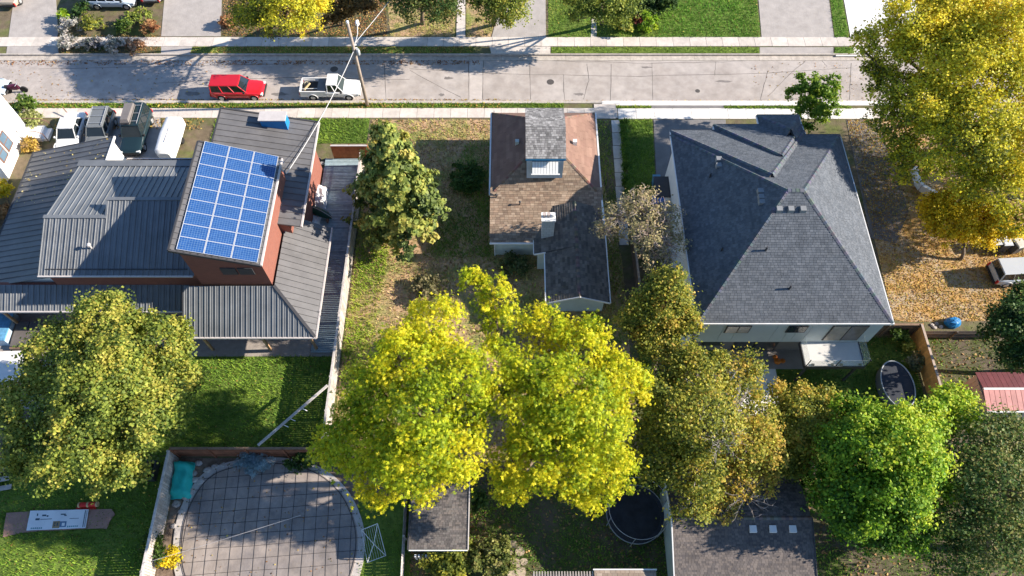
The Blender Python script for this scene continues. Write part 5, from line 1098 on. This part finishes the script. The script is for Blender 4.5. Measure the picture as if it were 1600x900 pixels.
        for xx in (f-.85 if L < 5 else f-.95, r+.9 if kind != 'pickup' else r+1.1):
            w_ = MB().tube([(xx, s*(hw-.2), .35), (xx, s*(hw+.015), .35)], .35, 18).build('wheel', tyre, t, world=False); MB().lathe([(.21, 0), (.2, .012), (.06, .02)], (0, 0, 0), 14).build('rim', rim, w_, world=False)
            rm_ = w_.children[0]; rm_.location = (xx, s*(hw+.016), .35); rm_.rotation_euler = (-s*math.pi/2, 0, 0)
            ar = MB(); n = 12; pts = [(xx+.43*math.cos(math.pi*i/n), s*(hw+.008), .33+.43*math.sin(math.pi*i/n)) for i in range(n+1)]; ar.tube(pts, .035, 5).build('wheel_arch', col, t, world=False)
        MB().box(f-.2, f-.03, s*hw*.76-.17, s*hw*.76+.13, hd-.34, hd-.16).build('headlight', lampw, t, world=False)
        zr = 1.06 if kind == 'pickup' else bt; MB().box(r-.03, r+.1, s*hw*.86-.07, s*hw*.86+.09, zr-.45, zr-.1).build('tail_light', lampr, t, world=False)
    MB().box(f-.1, f+.06, -hw*.8, hw*.8, .38, .56).build('bumper', blackp if kind != 'pickup' else mat('bumper_silver', (.5, .5, .5), .4), t, world=False); MB().box(r-.1, r+.05, -hw*.88, hw*.88, .42, .58).build('bumper', blackp if kind != 'pickup' else MATS['bumper_silver'], t, world=False)
    MB().box(f-.06, f+.015, -hw*.45, hw*.45, hd-.4, hd-.26).build('grille', blackp, t, world=False)
    if rack:
        for s in (-1, 1): MB().tube([(ra+.1, s*wt*.88, Ht+.06), (rf-.1, s*wt*.88, Ht+.06)], .025, 6).build('roof_rail', rim, t, world=False)
        for k_ in (.15, .5, .85): MB().beam((ra+(rf-ra)*k_, -wt*.88, Ht+.06), (ra+(rf-ra)*k_, wt*.88, Ht+.06), .05, .03).build('cross_bar', rim, t, world=False)
    return t
red = paint('red_paint', (.50, .012, .022)); whp = paint('white_paint', (.74, .74, .74)); dkb = paint('dark_teal_paint', (.012, .028, .035)); gry = paint('grey_paint', (.16, .17, .175)); slv = paint('silver_paint', (.46, .47, .48)); bei = paint('beige_paint', (.42, .34, .26)); pbl = paint('pale_blue_paint', (.42, .50, .58))
vehicle('parked_suv', 'red two-box SUV parked at the near kerb', 0, 0, 0, 4.65, 1.8, 1.7, red, 'suv', cat='suv', xy=(-24.45, 47.9))
vehicle('pickup_truck', 'white extended-cab pickup with a loaded bed parked by the pole', 0, 0, 0, 5.25, 1.8, 1.74, whp, 'pickup', cat='pickup', xy=(-16.2, 47.95))
ds = vehicle('parked_suv', 'dark SUV with roof rack and grey roof box on the driveway', 218, 214, -math.pi/2+.03, 4.75, 1.9, 1.85, dkb, 'suv', True, cat='suv', z=.03)
rbx = MB(); loc = Vector((0, 0, 0)); 
RB = thing('roof_box', 'grey cargo box strapped on the dark SUV roof', 'roof box', (ds.location.x-.33, ds.location.y+.75, 1.95), -math.pi/2+.03)
MB().faces([(-1.1, -.42, 0), (1.1, -.42, 0), (1.1, .42, 0), (-1.1, .42, 0), (-1.02, -.36, .34), (.85, -.3, .36), (.85, .3, .36), (-1.02, .36, .34)], [(3, 2, 1, 0), (4, 5, 6, 7), (0, 1, 5, 4), (1, 2, 6, 5), (2, 3, 7, 6), (3, 0, 4, 7)]).build('shell', mat('box_taupe', (.17, .155, .15), .5, .1), RB, world=False); MB().box(-1.11, 1.11, -.43, .43, .1, .125).build('seam', blackp, RB, world=False)
vehicle('parked_car', 'grey hatchback tucked behind the black skirt roof', 162, 214, -math.pi/2+.04, 4.4, 1.8, 1.6, gry, 'suv', True, z=.03)
vehicle('parked_car', 'white car beside the grey hatchback on the left driveway', 116, 216, -math.pi/2+.04, 4.5, 1.8, 1.5, whp, 'sedan', cat='car', z=.03)
vehicle('parked_suv', 'silver SUV on the leaf-strewn lot at the right edge', 1588, 432, .06, 4.6, 1.85, 1.7, slv, 'suv', cat='suv', z=.03)
vehicle('parked_car', 'pale blue car at the far left end of the street', -22, 142, 0, 4.5, 1.8, 1.5, pbl, 'sedan')
vehicle('parked_car', 'beige car at the top of the shaded left driveway', 28, -8, math.pi/2, 4.5, 1.8, 1.5, bei, 'sedan', z=.03)
vehicle('parked_van', 'pale blue van parked beyond the flower beds at top left', 181, 6, 0, 4.6, 1.9, 1.9, pbl, 'van', cat='van', z=.03)
vehicle('parked_car', 'pale car at the top of the wide grey driveway', 246, -14, math.pi/2+.05, 4.5, 1.8, 1.5, slv, 'sedan', z=.03)
tr_ = thing('covered_trailer', 'long white covered trailer beside the dark SUV', 'trailer', (*g(273, 226), .03), -math.pi/2-.02)
loft([(-2.0, .5, .5, 1.0, 1.15, .7), (-1.85, .72, .4, 1.15, 1.38, .78), (0, .78, .4, 1.2, 1.5, .8), (1.8, .74, .4, 1.15, 1.42, .78), (2.05, .5, .5, 1.0, 1.2, .7)], 'cover', mat('trailer_white', (.80, .80, .79), .55, .04), tr_)
for s in (-1, 1): MB().tube([(-.2, s*.6, .28), (-.2, s*.8, .28)], .28, 14).build('wheel', tyre, tr_, world=False)
MB().beam((2.0, 0, .45), (3.0, 0, .4), .08, .08).build('drawbar', blackp, tr_, world=False); MB().box(-.5, 1.0, -.03, .03, 1.5, 1.535).build('cover_seam', gut, tr_, world=False)
mo = thing('motorcycle', 'dark motorcycle standing in front of the pale blue car', 'motorcycle', (*g(27, 143), -.118), .1)
for xx in (-.7, .7): MB().tube([(xx, -.07, .32), (xx, .07, .32)], .32, 16).build('wheel', tyre, mo, world=False)
loft([(-.55, .12, .55, .75, .85, .7), (0, .17, .45, .75, .95, .7), (.45, .14, .5, .8, .98, .6)], 'tank', mat('plum_paint', (.10, .02, .05), .3), mo); MB().beam((-.75, 0, .82), (-.1, 0, .84), .24, .1).build('seat', blackp, mo, world=False)
MB().tube([(.7, 0, .32), (.45, 0, 1.0)], .035, 6).build('fork', rim, mo, world=False); MB().tube([(.4, -.36, 1.08), (.48, 0, 1.05), (.4, .36, 1.08)], .02, 6).build('handlebar', rim, mo, world=False); MB().tube([(-.1, -.05, .1), (-.1, -.3, -.0)], .015, 5).build('stand', rim, mo, world=False)
# white house at the left edge
wh = thing('white_house', 'white stucco house with brown-framed window at the left edge', 'house', (-46, 40, 0)); WX = -42.0
MB().box(-52, WX, 36.9, 43.6, 0, 5.2).build('wall', wht, wh)
metal_roof([(-47, 36.6, 7.6), (WX+.4, 36.6, 5.2), (WX+.4, 43.9, 5.2), (-47, 43.9, 7.6)], wh, mat('pale_roof', (.40, .40, .39), .7, .1), .6, minor=False)
for y0 in (38.9, 40.1):
    w_ = MB().box(WX-.02, WX+.06, y0, y0+1.05, 1.1, 2.7).build('window', mat('brown_frame', (.16, .09, .07), .6), wh); MB().box(WX+.05, WX+.075, y0+.12, y0+.93, 1.25, 1.88).build('pane', glassb, w_); MB().box(WX+.05, WX+.075, y0+.12, y0+.93, 1.98, 2.6).build('pane', glassb, w_)
MB().box(WX, WX+1.6, 42.2, 43.6, 0, .5).build('stoop', white_c, wh); MB().box(WX+1.6, WX+2.1, 42.3, 43.5, 0, .25).build('step', white_c, wh)
for y in (42.2, 43.6): MB().tube([(WX+.1, y, .5), (WX+.1, y, 1.4), (WX+1.6, y, 1.35), (WX+2.1, y, 1.0), (WX+2.1, y, 0)], .04, 6).build('handrail', mat('rail_brown', (.16, .09, .07), .6), wh)
cable('short dark pipe leaning by the left driveway', (g3(98, 168, .6), g3(117, 190, .1)), 0, .05, brown)

# ------------------------------------------------------------------ trees
tree('maple_tree', 'broad yellow-green maple over the patio at the left', g3(190, 690), [lob(165, 520, 7, 62), lob(95, 560, 6.5, 62), lob(235, 545, 6.2, 58), lob(160, 600, 8.3, 75), lob(265, 600, 5.5, 52), lob(60, 640, 6, 62), lob(225, 650, 7, 62), lob(130, 690, 7, 66), lob(60, 700, 5, 50), lob(195, 715, 6, 50), lob(150, 735, 5, 40), lob(275, 530, 5, 32)], 52000, 'maple', .115, YGR, 201, .28, cl=.19, sub=5, twig=120, shell=.7, kper=8)
tree('yellow_ash_tree', 'tall bright yellow tree, left of the two behind the small house', g3(690, 720), [lob(675, 520, 11.6, 52), lob(640, 575, 12.2, 62), lob(720, 600, 12.6, 55), lob(590, 620, 11.1, 52), lob(660, 650, 12.9, 66), lob(735, 650, 11.1, 40), lob(570, 690, 10.1, 60), lob(640, 715, 11.2, 62), lob(710, 705, 11.2, 52), lob(535, 705, 9.1, 42), lob(600, 755, 9.1, 42), lob(660, 745, 9.1, 36)], 27000, 'spray', .175, YEL, 202, .26, cl=.22, twig=160, shell=.68, kper=8, sub=5, lobet=[.85, .74, .55, .62, .46, .44, .55, .6, .74, .74, .85, .85], twr=.035)
tree('yellow_ash_tree', 'tall bright yellow tree, right of the two behind the small house', g3(812, 760), [lob(858, 515, 10.8, 42), lob(905, 545, 11.2, 48), lob(830, 580, 11.8, 48), lob(955, 595, 10.8, 46), lob(890, 620, 12.2, 60), lob(985, 605, 9.3, 32), lob(840, 660, 11.0, 58), lob(930, 660, 11.0, 60), lob(870, 720, 9.4, 55), lob(945, 730, 8.8, 46), lob(805, 725, 9.0, 45), lob(912, 765, 7.8, 36), lob(800, 760, 7.3, 28), lob(785, 600, 8.8, 28)], 28000, 'spray', .175, YEL, 203, .26, cl=.22, twig=160, shell=.68, kper=8, sub=5, lobet=[.87, .75, .58, .7, .48, .8, .6, .6, .75, .75, .85, .85, .85, .45], twr=.035)
tree('yellow_ash_tree', 'thin half-bare yellow sapling behind the low rear wing', g3(790, 585), [lob(745, 445, 7, 26), lob(775, 462, 7, 30), lob(790, 500, 6, 26), lob(760, 500, 5.5, 22), lob(783, 545, 4.5, 24)], 1700, 'spray', .19, YEL, 204, .13, cl=.22, twig=60, lobet=[.7, .75, .6, .6, .5], split=.3)
tree('oak_tree', 'rounded olive-brown tree beside the large grey roof', g3(1020, 590), [lob(1040, 475, 8.0, 48), lob(1000, 500, 7.0, 36), lob(1062, 500, 7.5, 34), lob(1030, 525, 6.5, 40)], 15000, 'maple', .095, OLIVE, 205, .2, cl=.2, twig=60)
T5 = tree('oak_tree', 'large olive and orange tree with bare twigs above the garage', g3(1080, 800), [lob(1030, 570, 6.5, 45), lob(1090, 590, 7, 50), lob(1140, 590, 6.5, 46), lob(1182, 655, 6, 36), lob(1030, 640, 7, 50), lob(1100, 660, 8.4, 62), lob(1170, 690, 7, 52), lob(1030, 710, 6.2, 50), lob(1090, 735, 6.6, 50), lob(1150, 745, 5.6, 42), lob(1080, 785, 5, 36), lob(1125, 790, 4.6, 28), lob(1185, 745, 5, 28)], 25000, 'maple', .10, OLIVE, 206, .3, cl=.22, sub=5, twig=340, bark=mat('grey_twigs', (.36, .32, .30), .9, .2, 4), lobet=[.45, .5, .55, .5, .35, .45, .75, .3, .5, .85, .6, .9, .9], twr=.025)
gt = MATS['grey_twigs']; TW = mat('pale_twigs', (.33, .29, .27), .9, .2, 4)
for (px, py, z, r), q in zip(((1108, 625, 8.2, 40), (1125, 690, 9.0, 42), (1165, 775, 5.6, 42), (1150, 640, 7.6, 30)), range(4)): twigs(T5, g3(px, py, z), r/ray(px, py, z)[2], 20, 500+q, TW, .024)
tree('olive_tree', 'dull olive tree between the orange-tinged tree and green maple', g3(1270, 740), [lob(1240, 632, 5, 36), lob(1285, 636, 4.6, 32), lob(1255, 665, 5.6, 44), lob(1230, 710, 4.6, 38), lob(1310, 655, 4.6, 34)], 16000, 'maple', .095, OLIVE, 207, .2, twig=60, lobet=[.65, .6, .5, .35, .45])
tree('green_maple', 'large bright green maple in the lower right', g3(1390, 850), [lob(1330, 670, 6, 45), lob(1385, 672, 7.2, 46), lob(1440, 668, 6.2, 42), lob(1488, 645, 5, 40), lob(1340, 710, 7.2, 58), lob(1410, 705, 8.4, 62), lob(1320, 770, 6, 55), lob(1390, 770, 7.2, 58), lob(1440, 745, 6.2, 48), lob(1340, 815, 4.6, 42), lob(1410, 825, 5, 46)], 46000, 'maple', .11, BRIGHT, 208, .3, sub=5, shell=.7, kper=8, twig=110, lobet=[.6, .65, .65, .7, .5, .7, .3, .45, .4, .2, .25])
tree('dark_evergreen', 'dark speckled evergreen in the lower right corner', g3(1540, 860), [lob(1540, 690, 6, 55), lob(1590, 690, 6, 50), lob(1500, 740, 6, 52), lob(1560, 760, 7.4, 62), lob(1610, 760, 6, 50), lob(1500, 810, 5.5, 52), lob(1560, 840, 6, 58), lob(1490, 865, 4, 45), lob(1610, 850, 5, 50)], 15000, 'maple', .10, DARK, 209, .28, twig=80, kper=14, shell=.75, lobet=[.75, .72, .6, .75, .7, .55, .7, .55, .6])
tree('dark_evergreen', 'dark green leafy tree at the right edge above the red shed', g3(1590, 580), [lob(1595, 475, 6, 30), lob(1605, 505, 6.6, 44), lob(1570, 515, 5.5, 32), lob(1590, 548, 5, 34)], 13000, 'maple', .11, DARK, 210, .2, twig=40, lobet=[.5, .45, .5, .4])
tree('golden_maple', 'huge golden yellow tree overhanging the street at the right', g3(1470, 240), [lob(1430, 30, 12.3, 50), lob(1490, 20, 12.3, 62), lob(1560, 40, 12.3, 66), lob(1390, 70, 10.4, 44), lob(1450, 90, 10.4, 60), lob(1520, 110, 11.0, 70), lob(1590, 130, 10.0, 60), lob(1395, 145, 8.0, 46), lob(1450, 165, 9.4, 52), lob(1400, 200, 6.6, 44), lob(1460, 225, 8.0, 55), lob(1530, 200, 9.4, 62), lob(1590, 225, 8.6, 60), lob(1420, 255, 5.5, 36), lob(1500, 265, 6.5, 45), lob(1570, 290, 6.4, 55), lob(1590, 345, 5.0, 36), lob(1365, 120, 8.0, 26), lob(1345, 75, 10.4, 22)], 70000, 'maple', .11, GOLD, 211, .4, cl=.22, sub=5, shell=.72, kper=8, twig=190, lobet=[.75, .75, .8, .6, .75, .62, .7, .35, .55, .3, .55, .5, .65, .45, .5, .5, .45, .3, .4], twr=.025)
tree('yellow_bush_tree', 'low vivid yellow tree beside the three bins', g3(1500, 405), [lob(1460, 330, 3.4, 28), lob(1500, 325, 3.8, 36), lob(1540, 340, 3.4, 32), lob(1485, 355, 3, 34), lob(1525, 372, 2.6, 26), lob(1560, 355, 3.0, 26)], 15000, 'maple', .10, [(.20, .17, .012), (.42, .33, .015), (.60, .46, .02), (.66, .48, .02)], 212, .14, twig=40)
tree('young_maple', 'young sparse green tree on the strip by the near pavement', g3(1272, 192), [lob(1262, 132, 4.6, 22), lob(1292, 138, 4.6, 20), lob(1250, 155, 4, 25), lob(1285, 160, 4.2, 27), lob(1262, 178, 3.2, 25), lob(1295, 180, 3, 17)], 7500, 'maple', .10, [(.06, .12, .015), (.10, .19, .02), (.16, .25, .025), (.28, .34, .03)], 213, .08, twig=40, cl=.14, twr=.015)
tree('golden_maple', 'second golden tree cut off by the right edge of the picture', (48, 36, 0), [(47.5, 34.5, 8, 3.4), (48, 38.5, 9.5, 4), (51, 36.5, 10.5, 4), (47.2, 41.2, 8.5, 3), (49, 37, 6, 3)], 16000, 'maple', .12, GOLD, 231, .3, cl=.22, twig=60, lobet=[.6, .65, .6, .7, .5])
twigm = mat('twig_bark', (.40, .33, .29), .9, .2, 4)
def bare_tree():
    lb = [lob(965, 340, 6.2, 34), lob(1000, 325, 6.6, 34), lob(1040, 345, 6.4, 32), lob(1010, 365, 6.8, 34), lob(950, 360, 5.8, 24), lob(1050, 385, 6.0, 26), lob(1025, 405, 5.8, 26)]
    t = tree('lilac_tree', 'nearly bare pinkish twiggy tree between the two houses', g3(1005, 405), lb, 4200, 'maple', .075, [(.16, .16, .07), (.28, .25, .12), (.38, .32, .16), (.36, .26, .16)], 214, .12, cl=.16, twig=330, bark=twigm, kper=24, twr=.02)
    for q, (px, py, z, r) in enumerate(((965, 340, 6.2, 30), (1000, 330, 6.6, 34), (1040, 350, 6.4, 32), (1015, 372, 6.6, 32), (1045, 395, 6, 26), (945, 362, 5.8, 22))): twigs(t, g3(px, py, z), r/ray(px, py, z)[2], 18, 520+q, mat('lilac_twigs', (.48, .40, .36), .9, .2, 4), .022)
bare_tree()
tree('yellow_street_tree', 'brown and yellow street tree at the top beside the wide driveway', g3(425, 45), [lob(400, 8, 7.5, 40), lob(450, 18, 8, 42), lob(485, 10, 7.2, 34), lob(380, 35, 6, 26), lob(430, 40, 6.4, 26), lob(480, 40, 6, 22), lob(430, -40, 8.4, 45)], 15000, 'maple', .105, GOLD, 215, .22, twig=110, lobet=[.3, .4, .85, .3, .25, .9, .5])
tree('shade_tree', 'dark leafy tree at the top left of the garden path', g3(660, 38), [lob(640, 5, 6, 32), lob(690, 5, 6.5, 36), lob(665, -30, 7.5, 45), lob(700, 28, 4.5, 20), lob(610, -15, 6, 30)], 10000, 'maple', .11, DARK[1:]+[(.2, .2, .04)], 216, .2, twig=40)
tree('shade_tree', 'yellow-green tree at the top right of the garden path', g3(772, 40), [lob(760, 10, 6, 30), lob(800, 8, 6.4, 34), lob(785, 28, 5, 22), lob(790, -30, 7.5, 45)], 10000, 'maple', .11, YGR, 217, .2, twig=40, lobet=[.4, .55, .5, .45])
tree('shade_tree', 'yellow-green tree on the far lawn by the small front walk', g3(940, 38), [lob(905, 8, 5.6, 26), lob(945, 12, 5.6, 28), lob(975, 8, 5.6, 26), lob(900, 32, 4.4, 12), lob(930, -25, 6.5, 38), lob(960, 30, 4, 18)], 11000, 'maple', .11, YGR[:4], 218, .2, twig=40, lobet=[.5, .5, .45, .5, .45, .5])
tree('shade_tree', 'small dark tree over rust leaves right of the street tree', g3(535, 40), [lob(530, 12, 4, 24), lob(560, 5, 4.6, 24), lob(515, 30, 3, 14)], 2500, 'maple', .14, [(.06, .045, .02), (.13, .09, .03), (.20, .12, .04)], 219, .12, twig=60)
# tall conifer beside the deck
def conifer(name, label, bx, by, Ht, R, n, pal, seed):
    rg = np.random.default_rng(seed); t = thing(name, label, 'tree', (bx, by, 0)); mb = MB(); mb.tube([(bx, by, -.1), (bx, by, Ht*.5), (bx, by, Ht)], [.24, .15, .03], 8); C = []; T = []
    z = 1.6
    while z < Ht-.2:
        fr = 1-(z/Ht); rr = R*min(1, (fr*1.35))**.75; k = rg.integers(6, 9); a0 = rg.uniform(0, 6.28)
        for i in range(k):
            a = a0+6.283*i/k+rg.normal(0, .2); L = rr*rg.uniform(.65, 1.15); tip = np.array([bx+L*math.cos(a), by+L*math.sin(a), z-.05*L+rg.uniform(-.1, .35)])
            st = np.array([bx, by, z-.1]); mb.tube([tuple(st), tuple((st+tip)/2+np.array([0, 0, -.08*L])), tuple(tip)], [.05*fr+.015, .03*fr+.01, .008], 4)
            m = max(3, int(L*7)); tt = np.clip(rg.uniform(.25, 1.05, m), 0, 1.05); ct = rg.uniform(.1, .9)
            for q in tt: C.append(st+(tip-st)*q+rg.normal(size=3)*np.array([.12, .12, .06])*max(1, L*.6)); T.append(ct+.25*(q-.6))
        z += .42+.25*fr
    C = np.array(C); T = np.array(T); k = rg.integers(0, len(C), n); P = C[k]+rg.normal(size=(n, 3))*np.array([.11, .11, .08]); out = P-np.array([bx, by, 0]); out[:, 2] = 0; out /= np.linalg.norm(out, axis=1, keepdims=True)+1e-6
    NR = out*.7+np.array([0, 0, .6])+rg.normal(size=(n, 3))*.35; col = pick(pal, T[k]+rg.normal(0, .14, n))*rg.uniform(.8, 1.2, (n, 1))
    leaves('crown', P, NR, .15, 'maple', col, rg, t, leafmat('foliage', .38)); mb.build('trunk', mat('bark', (.1, .1, .1)), t, smooth=True); return t
conifer('pine_tree', 'tall yellow-green pine beside the deck and weathered fence', -8.4, 32.9, 12.6, 3.7, 26000, CONI, 230)
# ------------------------------------------------------------------ shrubs
GR2 = [(.03, .06, .015), (.06, .11, .02), (.10, .16, .025), (.17, .21, .04)]; YSH = [(.30, .25, .015), (.50, .40, .02), (.62, .48, .025)]; PALE = [(.16, .17, .13), (.28, .29, .24), (.40, .38, .34), (.5, .46, .44)]
shrub('shrub', 'green shrub at the corner of the pool bed below the fence', 242, 858, 22, GR2, 1500, 301, .08, h=1.0)
shrub('shrub', 'round golden shrub touching the pool coping', 268, 870, 18, YSH, 1300, 302, .07, h=.8)
shrub('spruce_shrub', 'low mounded blue spruce against the red-brown fence', 399, 722, 27, [(.10, .17, .20), (.18, .27, .31), (.30, .40, .44)], 1500, 303, .1, 'needle', .7)
shrub('shrub', 'low dark green mound beside the blue spruce', 472, 722, 25, [(.025, .05, .015), (.045, .09, .02), (.07, .12, .03)], 1600, 304, .08, h=.7)
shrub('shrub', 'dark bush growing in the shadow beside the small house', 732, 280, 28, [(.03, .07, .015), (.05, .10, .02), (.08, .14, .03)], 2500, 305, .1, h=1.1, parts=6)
shrub('shrub', 'upright green shrub at the left end of the near pavement', 40, 172, 20, GR2, 1500, 306, .1, h=1.3)
shrub('shrub', 'pale green shrub just below the upright green shrub', 48, 187, 16, [(.14, .17, .05), (.24, .27, .08), (.34, .34, .14)], 1000, 307, .09, h=.8)
shrub('shrub', 'yellow shrub at the left edge beside the skirt roof', 8, 308, 22, YSH, 1300, 308, .1, h=1.4)
shrub('shrub', 'orange-brown shrub low at the left edge', 4, 340, 18, [(.16, .08, .04), (.30, .16, .06), (.36, .24, .12)], 800, 309, .1, h=.8)
shrub('shrub', 'amber ground shrub between white house and skirt roof', 48, 228, 14, [(.34, .22, .05), (.46, .33, .07), (.3, .2, .1)], 700, 310, .1, h=.5)
shrub('shrub', 'small green bush against the brown rear fence', 1402, 528, 15, GR2, 1100, 311, .1, h=1.2)
shrub('shrub', 'small yellowish bush beside the cedar fence', 1419, 540, 10, YGR[2:], 500, 312, .09, h=.7, parts=3)
shrub('shrub', 'grey-green bush between oval pool and cedar fence', 1428, 568, 14, [(.08, .10, .04), (.16, .17, .08), (.22, .21, .12)], 800, 313, .09, h=.9)
shrub('shrub', 'bushy tangle below the garden shed', 700, 878, 45, OLIVE[:4], 3500, 314, .1, h=1.2, parts=6)
shrub('shrub', 'speckled green bush at the bottom centre', 765, 868, 40, [(.04, .06, .015), (.10, .13, .03), (.20, .21, .05), (.28, .25, .1)], 3500, 315, .09, h=1.2, parts=6)
shrub('vine', 'leafy vine climbing beside the garden shed roof', 742, 785, 18, GR2, 900, 316, .11, h=1.6, cat='vine')
shrub('shrub', 'loose olive shrub in the dry yard below the pine', 605, 372, 24, OLIVE[1:], 1200, 317, .1, h=.8)
shrub('shrub', 'sprawling brown-green shrub in the middle of the dry yard', 668, 450, 26, [(.09, .09, .04), (.17, .16, .07), (.26, .22, .12)], 1300, 318, .1, h=.5)
shrub('shrub', 'grey-green weedy shrub left of the rear wing', 800, 415, 24, [(.05, .08, .025), (.10, .13, .04), (.18, .18, .08)], 1400, 319, .09, h=.5)
shrub('hedge_bush', 'dark hedge bush at the left of the bright far lawn', 1012, 20, 24, [(.02, .04, .012), (.035, .07, .018), (.06, .10, .02)], 2600, 320, .1, h=1.7, parts=5)
shrub('hedge_bush', 'dark hedge bush bordering the bright far lawn', 1040, 12, 22, [(.02, .045, .012), (.04, .085, .018), (.10, .15, .03)], 2600, 321, .1, h=1.7, parts=5)
shrub('shrub', 'red-leaved shrub standing on the far lawn', 996, 36, 10, [(.12, .025, .02), (.22, .05, .035), (.28, .09, .05)], 700, 322, .09, h=1.4, parts=3)
shrub('shrub', 'light green shrub right of the red-leaved shrub', 1014, 40, 16, BRIGHT[1:], 1400, 323, .1, h=1.1)
shrub('shrub', 'yellow-green shrub left of the red-leaved shrub', 972, 42, 18, YGR[1:], 1400, 324, .1, h=1.0)
for i, (px, py, r, lab, pal) in enumerate(((100, 27, 10, 'bright green shrub at the left of the flower beds', BRIGHT[1:]), (112, 42, 18, 'pale flowering plants at the left of the flower beds', PALE), (148, 38, 20, 'olive shrub in the middle of the flower beds', OLIVE[:4]), (215, 30, 20, 'yellow-green shrub right of the flower beds', YGR[:4]), (195, 45, 16, 'dark green shrub below the pale blue van', GR2), (235, 44, 14, 'rust shrub at the edge of the wide driveway', RUST), (110, 70, 17, 'pale flower drift on the verge, left end', PALE), (143, 70, 15, 'white-dotted plants in the middle of the verge bed', [(.05, .07, .05), (.12, .13, .12), (.36, .34, .36)]), (178, 72, 15, 'pale plants near the right end of the verge bed', PALE), (210, 73, 16, 'russet plants at the right end of the verge bed', [(.16, .08, .04), (.28, .15, .08), (.3, .24, .18)]), (130, 18, 16, 'dark shrub behind the olive shrub', DARK[:4]), (355, 35, 14, 'brown shrub beside the wide driveway', RUST))):
    shrub('shrub', lab, px, py, r, pal, 1000, 340+i, .09, h=.8)
hl = [(*g(974+i*.45, 196+i*7.4), .45, .30, 1.1) for i in range(17)]
tree('hedge', 'clipped green hedge running beside the slab walk', (*g(977, 255), 0), hl, 9000, 'maple', .06, [(.05, .11, .015), (.09, .17, .02), (.15, .24, .03)], 380, .04, cat='hedge', sub=1, cl=.1, kper=60, twig=10, twr=.01, cname='foliage')

# loose leaves that came down on roofs, cover and road
litter('fallen_leaves', [[(-38.2, 33), (-31.2, 33), (-31.2, 38.4), (-38.2, 38.4)]], 2.6, [(.55, .45, .15), (.5, .35, .1), (.6, .52, .25)], 'yellow leaves dotted over the black skirt roof', 401, .07, zf=lambda x, y: 3.07+(x+38.3)*1.9/7.3)
litter('fallen_leaves', [PS], 2.2, FALL, 'leaves lying on the grey pool cover', 402, .06, z=.145, clump=.1)
litter('fallen_leaves', [[(-30.4, 36.6), (-22.1, 36.6), (-22.1, 37.3), (-30.4, 37.3)]], 14, RUST, 'rust leaves lying along the entry canopy', 403, .07, zf=lambda x, y: 3.45-(y-35.5)*.15)
